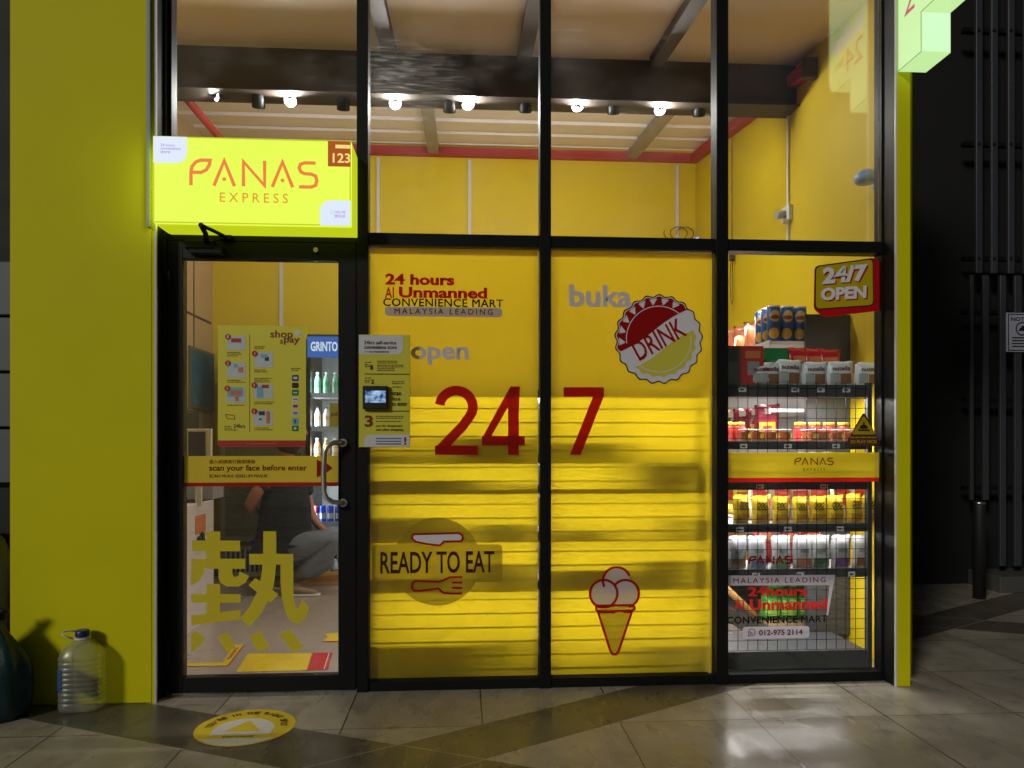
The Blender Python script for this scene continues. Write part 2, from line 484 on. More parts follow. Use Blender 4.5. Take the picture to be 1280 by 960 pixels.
# ================================================================== setting: pavement, shop floor
def pavement_material():
    m = bpy.data.materials.new('large grey paving tiles'); m.use_nodes = True
    n, l = m.node_tree.nodes, m.node_tree.links
    b = n['Principled BSDF']
    tc = n.new('ShaderNodeTexCoord'); sp = n.new('ShaderNodeSeparateXYZ')
    l.new(tc.outputs['Object'], sp.inputs[0])
    def M2(op, a, c=None):
        q = n.new('ShaderNodeMath'); q.operation = op
        for i, v in enumerate((a, c)):
            if v is None: continue
            if hasattr(v, 'is_linked'): l.new(v, q.inputs[i])
            else: q.inputs[i].default_value = v
        return q.outputs[0]
    def line(axis, off):
        f = M2('FRACT', M2('ADD', M2('DIVIDE', M2('SUBTRACT', axis, off), 0.6), 50.0))
        d = M2('MINIMUM', f, M2('SUBTRACT', 1.0, f))
        return M2('LESS_THAN', d, 0.0046)
    def idx(axis, off): return M2('FLOOR', M2('ADD', M2('DIVIDE', M2('SUBTRACT', axis, off), 0.6), 50.0))
    grout = M2('MAXIMUM', line(sp.outputs[0], 0.08), line(sp.outputs[1], 0.09))
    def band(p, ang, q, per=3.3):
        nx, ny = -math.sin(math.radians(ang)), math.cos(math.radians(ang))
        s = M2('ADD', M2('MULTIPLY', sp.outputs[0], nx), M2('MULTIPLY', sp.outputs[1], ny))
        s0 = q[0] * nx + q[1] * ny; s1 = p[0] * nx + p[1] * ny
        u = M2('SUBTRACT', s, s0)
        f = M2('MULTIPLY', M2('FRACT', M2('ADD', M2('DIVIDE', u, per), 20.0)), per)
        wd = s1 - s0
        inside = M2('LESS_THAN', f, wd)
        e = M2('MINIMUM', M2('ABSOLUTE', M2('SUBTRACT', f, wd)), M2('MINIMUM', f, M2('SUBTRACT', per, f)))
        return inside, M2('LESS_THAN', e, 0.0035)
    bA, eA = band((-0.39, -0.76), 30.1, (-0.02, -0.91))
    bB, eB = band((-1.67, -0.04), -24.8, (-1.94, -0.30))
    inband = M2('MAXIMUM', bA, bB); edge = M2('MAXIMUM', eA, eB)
    # tile tone
    cx = n.new('ShaderNodeCombineXYZ'); l.new(idx(sp.outputs[0], 0.08), cx.inputs[0]); l.new(idx(sp.outputs[1], 0.09), cx.inputs[1])
    wn = n.new('ShaderNodeTexWhiteNoise'); l.new(cx.outputs[0], wn.inputs['Vector'])
    no = n.new('ShaderNodeTexNoise'); no.inputs['Scale'].default_value = 5.0; no.inputs['Detail'].default_value = 12; no.inputs['Roughness'].default_value = 0.65
    l.new(tc.outputs['Object'], no.inputs['Vector'])
    mp = n.new('ShaderNodeMapping'); mp.inputs['Scale'].default_value = (3.5, 1.2, 1); mp.inputs['Rotation'].default_value = (0, 0, math.radians(20))
    l.new(tc.outputs['Object'], mp.inputs[0])
    n2 = n.new('ShaderNodeTexNoise'); n2.inputs['Scale'].default_value = 2.0; n2.inputs['Detail'].default_value = 6; n2.inputs['Distortion'].default_value = 0.3
    l.new(mp.outputs[0], n2.inputs['Vector'])
    tone = M2('ADD', M2('MULTIPLY', wn.outputs['Value'], 0.16), M2('ADD', M2('MULTIPLY', no.outputs['Fac'], 0.6), M2('MULTIPLY', n2.outputs['Fac'], 0.20)))
    cr = n.new('ShaderNodeValToRGB')
    cr.color_ramp.elements[0].position = 0.25; cr.color_ramp.elements[0].color = rgb(142, 132, 118)
    cr.color_ramp.elements[1].position = 0.8; cr.color_ramp.elements[1].color = rgb(200, 190, 172)
    l.new(tone, cr.inputs[0])
    def mix(fac, a, c):
        q = n.new('ShaderNodeMix'); q.data_type = 'RGBA'; l.new(fac, q.inputs[0])
        for i, v in ((6, a), (7, c)):
            if isinstance(v, tuple): q.inputs[i].default_value = v
            else: l.new(v, q.inputs[i])
        return q.outputs[2]
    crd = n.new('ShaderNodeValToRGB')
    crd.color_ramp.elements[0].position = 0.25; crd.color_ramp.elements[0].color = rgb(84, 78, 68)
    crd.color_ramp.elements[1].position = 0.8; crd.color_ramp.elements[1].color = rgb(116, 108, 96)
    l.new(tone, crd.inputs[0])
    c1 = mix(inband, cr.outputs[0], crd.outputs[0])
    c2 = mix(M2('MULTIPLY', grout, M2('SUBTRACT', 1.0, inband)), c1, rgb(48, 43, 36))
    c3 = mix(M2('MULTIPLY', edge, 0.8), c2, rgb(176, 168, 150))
    # old gum spots and stains
    n4 = n.new('ShaderNodeTexNoise'); n4.inputs['Scale'].default_value = 11; n4.inputs['Detail'].default_value = 3; l.new(tc.outputs['Object'], n4.inputs['Vector'])
    vo = n.new('ShaderNodeTexVoronoi'); vo.inputs['Scale'].default_value = 3.7; l.new(tc.outputs['Object'], vo.inputs['Vector'])
    spot = M2('MULTIPLY', M2('LESS_THAN', vo.outputs['Distance'], 0.045), 0.4)
    stain = n.new('ShaderNodeMapRange'); stain.inputs[1].default_value = 0.58; stain.inputs[2].default_value = 0.75; stain.inputs[3].default_value = 0; stain.inputs[4].default_value = 0.35
    l.new(n4.outputs['Fac'], stain.inputs[0])
    c3 = mix(M2('MAXIMUM', spot, stain.outputs[0]), c3, rgb(70, 62, 52))
    l.new(c3, b.inputs['Base Color'])
    mr = n.new('ShaderNodeMapRange'); mr.inputs[1].default_value = 0.35; mr.inputs[2].default_value = 0.7
    mr.inputs[3].default_value = 0.20; mr.inputs[4].default_value = 0.42
    l.new(n2.outputs['Fac'], mr.inputs[0]); l.new(mr.outputs[0], b.inputs['Roughness'])
    bp = n.new('ShaderNodeBump'); bp.inputs['Strength'].default_value = 0.06; bp.inputs['Distance'].default_value = 0.002
    hh = M2('SUBTRACT', M2('MULTIPLY', no.outputs['Fac'], 1.0), grout)
    l.new(hh, bp.inputs['Height']); l.new(bp.outputs[0], b.inputs['Normal'])
    return m
tag(MB().box(-40, 40, -40, 40, -0.3, 0.0).build('pavement', pavement_material()), kind='structure')
XL, XR, YB = -2.35, 2.26, 3.42           # inside faces of the shop
M_sfloor = mat('grey shop floor tiles', (168, 154, 142), 0.28, 0, 0.08, 2.5, 0.03, 30)
tag(MB().box(XL, XR, 0.045, YB, 0.001, 0.006).build('shop_floor', M_sfloor), kind='structure')

# ================================================================== the shop's room
ROOF = lambda y: 3.66 + 0.11 * y
shop = thing('shop_building', (0, YB, 0), 'single storey shop room with yellow walls under a sloping metal roof', 'building')
MB().box(XL - 0.1, XR + 0.1, YB, YB + 0.1, 0, 4.25).build('back_wall', M_ywall, shop)
MB().box(XR, XR + 0.1, 0.06, YB - 0.002, 0, 4.25).build('side_wall', M_ywall, shop)
MB().box(XL - 0.1, XL, 0.06, YB - 0.002, 0, 4.25).build('side_wall', mat('beige panelled wall', (196, 166, 122), 0.55, 0, 0.12, 3), shop)
seam = MB()
for y0 in (1.2, 2.05, 2.92): seam.box(XL, XL + 0.004, y0, y0 + 0.02, 0, 3.7)
for z0 in (1.15, 2.32): seam.box(XL + 0.001, XL + 0.005, 0.1, YB - 0.05, z0, z0 + 0.02)
seam.build('panel_joint', M_dkst, shop)
YG = 1.21
b = MB()
def slab(b, x0, x1, y0, y1, zf0, zf1):
    v = [b.bm.verts.new(p) for p in [(x0, y0, zf0(y0)), (x1, y0, zf0(y0)), (x1, y1, zf0(y1)), (x0, y1, zf0(y1)), (x0, y0, zf1(y0)), (x1, y0, zf1(y0)), (x1, y1, zf1(y1)), (x0, y1, zf1(y1))]]
    for f in ((3, 2, 1, 0), (4, 5, 6, 7), (0, 1, 5, 4), (2, 3, 7, 6), (1, 2, 6, 5), (3, 0, 4, 7)): b.bm.faces.new([v[i] for i in f])
slab(b, XL - 0.1, XR + 0.1, -0.08, YG, ROOF, lambda y: ROOF(y) + 0.05)
b.build('ceiling_panel', mat('beige ceiling board', (222, 196, 170), 0.7, 0, 0.06, 0.8), shop)
# ribbed metal sheet behind the girder
b = MB(); pts = []
y = YG
while y < YB:
    for dy, dz in ((0, 0), (0.24, 0), (0.265, 0.028), (0.32, 0.028), (0.345, 0)):
        if y + dy <= YB + 0.05: pts.append((y + dy, ROOF(y + dy) + dz))
    y += 0.345
for (ya, za), (yb, zb) in zip(pts, pts[1:]):
    b.face([(XL - 0.1, ya, za), (XL - 0.1, yb, zb), (XR + 0.1, yb, zb), (XR + 0.1, ya, za)])
bmesh.ops.remove_doubles(b.bm, verts=b.bm.verts[:], dist=0.0005)
bmesh.ops.solidify(b.bm, geom=b.bm.faces[:], thickness=-0.012)
b.build('roof_sheet', mat('ribbed roof sheet', (230, 220, 220), 0.4, 0.1, 0.06, 3), shop)
MB().box(XL, XR, YG, YG + 0.10, ROOF(YG) - 0.29, ROOF(YG) - 0.004).box(XL, XR, YG - 0.05, YG + 0.15, ROOF(YG) - 0.302, ROOF(YG) - 0.29).build('girder', M_dkst, shop)
def sloped_beam(x, y0, y1, w, h, drop=0.003):
    b = MB(); slab(b, x - w / 2, x + w / 2, y0, y1, lambda y: ROOF(y) - h - drop, lambda y: ROOF(y) - drop); return b
for u in (488, 654, 818):
    sloped_beam(X(u, YG), 0.05, YG - 0.052, 0.09, 0.06).build('rafter', M_dkst, shop)
for (u, w) in ((541, 180), (795, 190)):
    sloped_beam(X(u, 3.2), YG + 0.152, YB - 0.07, 0.10, 0.07).build('rafter', mat('galvanised purlin', (150, 138, 124), 0.5, 0.1, 0.1), shop)
b = MB(); zt = lambda y: 3.545 + 0.140 * y
slab(b, XR - 0.07, XR - 0.002, 0.93, YB - 0.072, lambda y: zt(y) - 0.085, zt)
b.build('eaves_beam', M_red, shop)
MB().box(XL + 0.002, XR - 0.002, YB - 0.07, YB - 0.002, zt(YB) - 0.078, zt(YB)).build('eaves_beam', M_red, shop)
MB().tube([P(224, 112, YG + 0.14), P(252, 146, 1.75), P(320, 226, 2.7)], 0.035, 4).build('roof_brace', M_red, shop)
MB().box(XR - 0.09, XR - 0.004, 0.90, 0.935, zt(0.93) - 0.12, zt(0.93) + 0.01).build('beam_cap', M_dkst, shop)
M_cond = mat('white cable trunking', (208, 200, 196), 0.5, 0, 0.04)
for (u, w1, nm) in ((352, 325, 0), (473, 300, 1), (587, 300, 2), (846, 300, 3)):
    x = X(u, YB)
    MB().box(x - 0.016, x + 0.016, YB - 0.018, YB - 0.001, 1.3, zt(YB) - 0.1).build('cable_trunking', M_cond, shop)
# conduit and socket on the right wall
yq = D * (2.26 / X(987, 0)) * 1.0 - D
MB().box(XR - 0.016, XR - 0.001, yq - 0.012, yq + 0.012, 2.545, zt(yq) - 0.09).build('cable_trunking', M_cond, shop)
zq = Z(985, 268, yq)
b = MB().box(XR - 0.035, XR - 0.002, yq - 0.06, yq + 0.06, zq - 0.05, zq + 0.055, 0.006)
sk = b.build('wall_socket', M_white, shop)
MB().tube([(XR - 0.035, yq - 0.005, zq), (XR - 0.10, yq - 0.01, zq - 0.012)], 0.026, 14).build('plug', M_lgrey, sk)
# the front fascia above the glass and the dark side
MB().box(XL - 0.1, XR + 0.1, -0.05, 0.055, 3.63, 4.3).build('fascia', M_black, shop)
# bluish wall lamp, unlit
yq = 0.17
xe, ze = XR, Z(1088, 222, yq)
el_ = thing('emergency_lamp', (xe - 0.05, yq, ze), 'small bluish white dome lamp on the yellow right wall beside the end mullion', 'wall lamp')
MB().box(xe - 0.03, xe - 0.001, yq - 0.06, yq + 0.06, ze - 0.045, ze + 0.045, 0.01).build('base', M_white, el_)
MB().lathe([(0.001, 0.04), (0.03, 0.038), (0.055, 0.02), (0.065, -0.01), (0.05, -0.03), (0.001, -0.035)], (xe - 0.09, yq, ze), 20).build('dome', mat('pale blue plastic', (170, 190, 225), 0.3), el_)

# ================================================================== glazed shop front
Y0, Y1 = -0.035, 0.045
uM = [(447.5, 461.5), (674, 687.5), (892, 906.5)]
front = thing('glazed_facade', (0, 0, 0), 'black framed glazed shop front with three upright bars and a cross rail', 'shop window')
zT1, zT0 = Z(680, 297), Z(680, 311.5)
zS = Z(680, 845.5)
ZTOP = 3.63
for (a, c) in uM:
    MB().box(X(a), X(c), Y0 - 0.012, Y1, 0.0, ZTOP, 0.002, 1).build('mullion', M_black, front)
b = MB().box(X(1102), X(1118.5), Y0 - 0.012, Y1, 0, ZTOP, 0.002, 1)
b.box(X(1098.5), X(1102) - 0.0005, Y0 + 0.01, Y1 - 0.002, 0, ZTOP).build('jamb', M_black, front)
b = MB().box(X(198), X(212), Y0 - 0.012, Y1, 0, ZTOP, 0.002, 1)
b.box(X(212) + 0.0005, X(217), Y0 + 0.01, Y1 - 0.002, 2.26, ZTOP).build('jamb', M_black, front)
for (a, c) in ((461.5, 674), (687.5, 892), (906.5, 1098.5)):
    MB().box(X(a) + 0.001, X(c) - 0.001, Y0, Y1 - 0.003, zT0, zT1).build('transom', M_black, front)
    MB().box(X(a) + 0.001, X(c) - 0.001, Y0, Y1 - 0.003, 0.0, zS).build('bottom_rail', M_black, front)
zD1 = Z(330, 291); zD0 = Z(330, 304)
MB().box(X(212) + 0.001, X(447.5) - 0.001, Y0, Y1 - 0.003, zD0, zD1 + 0.02).build('transom', M_black, front)
G_top = glass('upper window glass', dirt=0.10, streak=(X(497), 0, Z(497, 105)))
G_top2 = glass('dusty window glass', dirt=0.09)
G_clean = glass('clear window glass', dirt=0.03)
G_mirror = glass('reflecting window glass', dirt=0.03, refl=3.6)
for i, (a, c) in enumerate(((217, 447.5), (461.5, 674), (687.5, 892), (906.5, 1098.5))):
    z0 = zD1 + 0.021 if i == 0 else zT1
    MB().box(X(a) + 0.0012, X(c) - 0.0012, -0.004, 0.004, z0 + 0.001, ZTOP - 0.002).build('glass_pane', (G_top2, G_top, G_top2, G_mirror)[i], front)
    if i: MB().box(X(a) + 0.0012, X(c) - 0.0012, -0.004, 0.004, zS + 0.001, zT0 - 0.001).build('glass_pane', G_clean, front)
V_film = vinyl('yellow window film', (246, 212, 30), 0.72)
for (a, c) in ((461.5, 674), (687.5, 892)):
    b = MB()
    nx, nz = 24, 60
    xa, xc, za, zc = X(a) + 0.004, X(c) - 0.006, zS + 0.004, zT0 - 0.004
    vs = [[b.bm.verts.new((xa + (xc - xa) * i / nx, 0.009 + 0.00015 * math.sin(i * 1.3 + j * 0.7) * math.sin(j * 0.35), za + (zc - za) * j / nz)) for j in range(nz + 1)] for i in range(nx + 1)]
    for i in range(nx):
        for j in range(nz):
            f = b.bm.faces.new((vs[i][j], vs[i + 1][j], vs[i + 1][j + 1], vs[i][j + 1])); f.smooth = True
    b.build('window_film', V_film, front)

# ================================================================== glass door
dr = thing('glass_door', (X(211), 0, 0), 'black framed glass door with a curved steel pull, standing under the big lit sign', 'door')
zl0, zl1 = 0.012, zD0 - 0.004
xl0, xl1 = X(212) + 0.004, X(447.5) - 0.004
gx0, gx1, gz0, gz1 = X(232), X(424.5), Z(330, 843), Z(330, 326.5)
MB().box(xl0, gx0, -0.04, 0.02, zl0, zl1, 0.002, 1).build('stile', M_black, dr)
MB().box(gx1, xl1, -0.04, 0.02, zl0, zl1, 0.002, 1).build('stile', M_black, dr)
MB().box(gx0 + 0.0005, gx1 - 0.0005, -0.038, 0.018, gz1, zl1 - 0.001).build('top_rail', M_black, dr)
MB().box(gx0 + 0.0005, gx1 - 0.0005, -0.038, 0.018, zl0 + 0.001, gz0).build('bottom_rail', M_black, dr)
MB().box(gx0 + 0.001, gx1 - 0.001, -0.015, -0.007, gz0 + 0.001, gz1 - 0.001).build('glass_pane', glass('door glass', dirt=0.035, refl=1.3), dr)
hp = [(429, 553.5, -0.045), (424, 553, -0.085), (416, 553.5, -0.105), (408.5, 558, -0.11), (405.5, 566, -0.11), (404.5, 590, -0.11), (405, 614, -0.11), (408, 622.5, -0.11), (415, 627.5, -0.105), (424, 628.5, -0.085), (429, 628.5, -0.045)]
hd = MB().tube([P(u, w, y) for u, w, y in hp], 0.0125, 12).build('pull_handle', M_chrome, dr)
for w in (553.5, 628.5):
    p = P(429, w, -0.0405)
    MB().tube([p, p + Vector((0, -0.008, 0))], 0.02, 14).build('rose', M_chrome, hd)
for w in (350, 590, 820):
    p = P(210.5, w, -0.05)
    MB().tube([p + Vector((0, 0, -0.045)), p + Vector((0, 0, 0.045))], 0.011, 10).build('hinge', M_black, dr)
# closer: body on the door's top rail with a folded arm
q0, q1 = P(235, 303, -0.041), P(271, 314, -0.041)
cl = MB().box(q0.x, q1.x, -0.095, -0.0405, q1.z, q0.z, 0.006).box(q0.x + 0.02, q1.x + 0.04, -0.088, -0.0405, q1.z - 0.022, q1.z + 0.012, 0.004).build('door_closer', M_black, dr)
MB().tube([P(258, 303, -0.09), P(257, 292, -0.16), P(251, 281, -0.24)], 0.012, 8).tube([P(251, 281, -0.24), P(278, 294, -0.10), P(286, 298, -0.05)], 0.009, 8).box(P(276, 301, -0.05).x, P(291, 301, -0.05).x, -0.075, -0.037, P(280, 301, -0.04).z, P(280, 296, -0.04).z).build('closer_arm', M_black, cl)
p = P(395, 313, -0.0405)
MB().tube([p, p + Vector((0, -0.010, 0))], 0.012, 16).build('lock_cylinder', mat('brass', (220, 200, 130), 0.25, 1.0), dr)

# ================================================================== claddings either side
YC = -0.13
cw = thing('cladding_wall', (X(13, YC), 0, 0), 'tall plain yellow clad wall left of the door behind the water bottle', 'wall')
MB().box(X(12, YC), X(190, YC), YC, 0.06, 0, 4.6, 0.004, 1).build('cladding_panel', M_ydoor, cw)
MB().box(X(190, YC) + 0.001, X(195.6, YC) - 0.003, YC + 0.010, 0.05, 0, 4.6).build('side_return', M_black, cw)
MB().box(X(190, YC) + 0.001, X(193.2, YC), YC, YC + 0.009, 0, 4.6).build('edge_strip', M_ydoor, cw)
MB().box(X(193.2, YC) + 0.0005, X(195.6, YC), YC - 0.003, YC + 0.009, 0, 4.6).build('edge_trim', M_trim, cw)
z28 = Z(190, 285, YC)
MB().box(X(185.5, YC), X(189.5, YC), YC - 0.022, YC - 0.0005, z28, 4.6).build('sign_rail', mat('bluish grey steel', (128, 140, 160), 0.4), cw)
cp = thing('cladding_pillar', (X(1128, YC), 0, 0), 'narrow yellow clad pillar with white edge at the right end of the shop front', 'pillar')
xf0, xf1 = X(1121, YC), X(1138.5, YC)
MB().box(xf0, xf1, YC, 0.06, 0, 4.6, 0.003, 1).build('cladding_panel', M_ydoor, cp)
MB().box(xf0 - 0.008, xf0 - 0.0005, YC - 0.003, YC + 0.008, 0, 4.6).build('edge_trim', M_white, cp)
MB().box(xf0 - 0.009, xf0 - 0.0005, YC + 0.009, 0.06, 0, 4.6).build('side_return', M_black, cp)

# ================================================================== big lit sign above the door
YS0, YS1 = -0.055, -0.235
xs0, xs1 = X(191, YS1), X(439, YS1)
zs1 = (Z(191, 168, YS1) + Z(440, 177.5, YS1)) / 2
zs0 = (Z(191, 277, YS1) + Z(440, 284.5, YS1)) / 2
E_y = emit('lit yellow acrylic', (228, 248, 82), 1.05, 0.06)
E_y2 = emit('lit yellow acrylic return', (200, 216, 28), 0.9, 0.10)
E_w = emit('lit white acrylic', (222, 234, 250), 1.0, 0.05)
E_r = emit('lit red lettering', (236, 128, 66), 1.0, 0.05)
E_o = emit('lit orange lettering', (226, 150, 50), 1.0, 0.05)
E_br = emit('lit brown plate', (176, 88, 30), 0.9, 0.05)
E_v = emit('lit violet lettering', (170, 130, 215), 1.0)
E_cr = emit('lit cream numerals', (250, 220, 130), 1.0)
sg = thing('lightbox_sign', ((xs0 + xs1) / 2, YS0, zs0), 'wide lit yellow box sign with red PANAS lettering mounted above the door', 'sign')
sg_body = MB().box(xs0, xs1, YS1, YS0, zs0, zs1, 0.006, 2)
sg_body.build('sign_face', E_y, sg)
MB().box(xs0 + 0.012, xs1 + 0.0035, YS1 + 0.02, YS0 - 0.002, zs0 - 0.0035, zs1 - 0.012).build('sign_return', E_y2, sg)
MB().box(xs0 - 0.003, xs0 - 0.0003, YS1 + 0.012, YS0 - 0.004, zs0 + 0.012, zs1 - 0.012).build('sign_return', emit('added side glow', (200, 216, 28), 4.5), sg)  # extra glowing box added on the unseen side to brighten the cladding
FR = face_frame(YS1)
def RS(u0, w0, u1, w1): return R(u0, w0, u1, w1, YS1)
a = Art(FR, 0.0012)
a0, a1, b0, b1 = RS(190.6, 168.5, 234, 204)
a.rrect(xs0 + 0.003, a1, b0, zs1 - 0.003, 0.05, (0, 1, 0, 0)); a.build('corner_patch', E_w, sg)
a = Art(FR, 0.0012)
a0, a1, b0, b1 = RS(400, 250.5, 440, 284)
a.rrect(a0, xs1 - 0.002, zs0 + 0.002, b1, 0.05, (0, 0, 0, 1))
a.build('corner_patch', E_w, sg)
a = Art(FR, 0.0009); a.stroke([(xs0 + .004, zs0 + .004), (xs1 - .004, zs0 + .004), (xs1 - .004, zs1 - .004), (xs0 + .004, zs1 - .004)], 0.006, True); a.build('edge_trim', E_y2, sg)
a = Art(FR, 0.0024); logo(a, *RS(237, 201, 397, 233.5), 0.0155); a.build('lettering', E_r, sg)
a = Art(FR, 0.0024); a.text('EXPRESS', *RS(275, 241.5, 360, 253.5), 0.004, 0, 0, 1.5); a.build('lettering', E_o, sg)
a = Art(FR, 0.0024); a0, a1, b0, b1 = RS(410, 177, 439, 208.5); a.rect(a0, xs1 - 0.003, b0, zs1 - 0.004); a.build('number_plate', E_br, sg)
a = Art(FR, 0.0042); a.text('123', *RS(416, 192, 438, 204), 0.02); a.rect(*RS(419.5, 181.5, 438, 186)); a.build('numerals', E_cr, sg)
a = Art(FR, 0.0036)
for k, (t, wd) in enumerate((('24 hours', 219), ('convenience', 226), ('store', 213))): a.text(t, *RS(201, 180 + k * 4.3, wd, 183.3 + k * 4.3), 0.01)
a.build('small_lettering', E_v, sg)
a = Art(FR, 0.0036)
a.text('二十四小時', *RS(413, 263.5, 432, 267.5), 0.01); a.text('便利店', *RS(418, 268.5, 432, 272.5), 0.01)
a.build('small_lettering', E_v, sg)

# ================================================================== projecting lit sign at the right end
E_g = emit('lit pale green acrylic', (196, 236, 160), 1.0, 0.06)
E_g2 = emit('lit pale green front', (206, 250, 196), 1.05, 0.04)
E_pk = emit('lit magenta lettering', (196, 70, 90), 0.9)
E_bu = emit('lit pale blue lettering', (205, 210, 240), 1.0)
xp0 = X(1121.5, YC); xp1 = xp0 + 0.145
yb = YC - 0.006
zt0 = Z(1121, 89.5, yb)                       # tail bottom
zt1 = Z(1160, 15, yb - 0.19)                  # underside of the round part
ps = thing('projecting_sign', ((xp0 + xp1) / 2, yb, zt0), 'pale green lit box sign with a stepped tail sticking out from the narrow pillar', 'sign')
prof = [(yb, zt0), (yb - 0.19, zt0), (yb - 0.19, zt1)]
prof += [(yb - 0.43 + 0.10 - 0.10 * math.sin(t), zt1 + 0.10 - 0.10 * math.cos(t)) for t in [k * PI / 16 for k in range(9)]]
prof += [(yb - 0.43, zt1 + 0.62), (yb, zt1 + 0.62)]
b = MB()
lo = [b.bm.verts.new((xp0, y, z)) for y, z in prof]; hi = [b.bm.verts.new((xp1, y, z)) for y, z in prof]
b.bm.faces.new(lo[::-1]); b.bm.faces.new(hi)
for i in range(len(prof)):
    j = (i + 1) % len(prof); b.bm.faces.new((lo[i], lo[j], hi[j], hi[i]))
bmesh.ops.recalc_face_normals(b.bm, faces=b.bm.faces[:])
b.build('sign_body', E_g, ps)
MB().box(xp0 + 0.006, xp1 - 0.006, yb - 0.193, yb - 0.1895, zt0 + 0.004, zt1 - 0.003).build('sign_front', E_g2, ps)
side = lambda a, b_, d: Vector((xp0 - 0.0015 - d, yb - a, b_))
a = Art(side, -0.001); a.stroke([(yb - y_, z_) for y_, z_ in prof], 0.007, True); a.build('edge_trim', emit('lit green edge', (150, 186, 110), 0.8), ps)
a = Art(side); a.text('24', 0.055, 0.24, zt1 + 0.05, zt1 + 0.185, 0.0, 0.0); a.build('lettering', E_pk, ps)
a = Art(side); a.text('jam', 0.255, 0.36, zt1 + 0.10, zt1 + 0.17, 0.0); a.build('lettering', mat('dark lettering', (90, 70, 40)), ps)
a = Art(side); a.text('buka', 0.055, 0.37, zt1 + 0.205, zt1 + 0.32, 0.03); a.build('lettering', E_bu, ps)
# ================================================================== spotlights under the girder
E_lamp = emit('lit lamp lens', (255, 250, 240), 30.0)
YL = YG + 0.06
ZG = ROOF(YG) - 0.302
def spotlight(u, w, aim, lit, label, group):
    """a small cylinder head on a stem; aim = direction the light leaves"""
    c = P(u, w, YL)
    t = thing('track_spotlight', (c.x, c.y, ZG), label, 'spotlight', group)
    dv = Vector(aim).normalized()
    p0, p1 = c - dv * 0.055, c + dv * 0.055
    if lit: p0, p1 = c - dv * 0.10, c
    MB().tube([p0, p0 + dv * 0.006, p1 - dv * 0.002, p1], [0.032, 0.040, 0.043, 0.043], 16).build('lamp_head', M_rubber, t)
    MB().tube([Vector((c.x, c.y, ZG)), c - dv * (0.05 if lit else 0)], 0.008, 8).tube([Vector((c.x, c.y, ZG)), Vector((c.x, c.y, ZG - 0.012))], 0.022, 10).build('stem', M_rubber, t)
    MB().tube([p1 + dv * 0.001, p1 + dv * 0.004], 0.039, 16).build('lens', E_lamp if lit else mat('spot glass', (120, 120, 115), 0.2), t)
    ld = bpy.data.lights.new('lamp_light', 'SPOT')
    ld.energy = SPOT_OUT if lit else SPOT_IN
    ld.spot_size = math.radians(178); ld.spot_blend = 0.35 if lit else 0.75; ld.shadow_soft_size = 0.03
    ld.color = (1.0, 0.95, 0.93) if lit else (1.0, 0.96, 0.90)
    lo = bpy.data.objects.new('lamp_light', ld); COL.objects.link(lo)
    lo.parent = t; lo.location = p1 + dv * 0.008 - Vector(t.location)
    lo.rotation_euler = (Vector((dv.x, -0.88, -0.22)) if lit else Vector((dv.x, 0.80, -0.60))).to_track_quat('-Z', 'Y').to_euler()
    return t
for u, w, aim, pos in ((270, 118, (-0.75, -0.55, -0.30), 'leftmost lit spotlight, turned sideways, under the dark girder'),
                       (363, 126, (-0.1, -0.8, -0.55), 'bright lit spotlight above the big yellow lit sign'),
                       (494, 129, (0.05, -0.8, -0.50), 'brightest lit spotlight just right of the door side mullion'),
                       (585, 131, (0.1, -0.45, -0.85), 'lit spotlight tilted down, beside a dark one over the number 24'),
                       (722, 133, (0.1, -0.45, -0.85), 'lit spotlight tilted down, first right of the middle mullion'),
                       (825, 137, (0.12, -0.65, -0.7), 'rightmost lit spotlight, below the slanting dark rafter')):
    spotlight(u, w, aim, True, pos, 'lit spotlights under the girder')
for k, (u, w, pos) in enumerate(((323, 123, 'dark spotlight head between the two lit ones at the left end'), (429, 126, 'dark spotlight head just left of the door side mullion'),
                  (562, 129, 'dark spotlight head directly beside a lit one over the number 24'), (657, 129, 'dark spotlight head just left of the middle mullion'),
                  (767, 131, 'dark spotlight head between the two lit ones right of the middle mullion'), (874, 134, 'rightmost dark spotlight head at the girder end'))):
    spotlight(u, w, (0.05 * (k - 2.5), 0.55, -0.85), False, pos, 'dark spotlights under the girder')

# ================================================================== window gondolas
E_led = emit('led strip', (255, 246, 240), 5.0)
def led(parent, x0, x1, y, z, watts, tilt):
    MB().box(x0, x1, y - 0.006, y + 0.006, z + 0.001, z + 0.006).build('led_strip', E_led, parent)
    ld = bpy.data.lights.new('strip_light', 'AREA'); ld.shape = 'RECTANGLE'
    ld.size = x1 - x0; ld.size_y = 0.012; ld.energy = watts; ld.color = (1.0, 0.96, 0.96)
    o = bpy.data.objects.new('strip_light', ld); COL.objects.link(o)
    o.parent = parent; o.location = Vector(((x0 + x1) / 2, y, z - 0.002)) - wloc(parent)
    o.rotation_euler = (tilt, 0, 0)
def mesh_panel(x0, x1, y, z0, z1, sx, sz, r):
    b = MB()
    n = int((x1 - x0) / sx)
    for i in range(n + 1): b.box(x0 + i * sx - r, x0 + i * sx + r, y - r, y + r, z0, z1)
    n = int((z1 - z0) / sz)
    for i in range(n + 1): b.box(x0, x1, y + r + 0.0002, y + 3 * r, z0 + i * sz - r, z0 + i * sz + r)
    return b
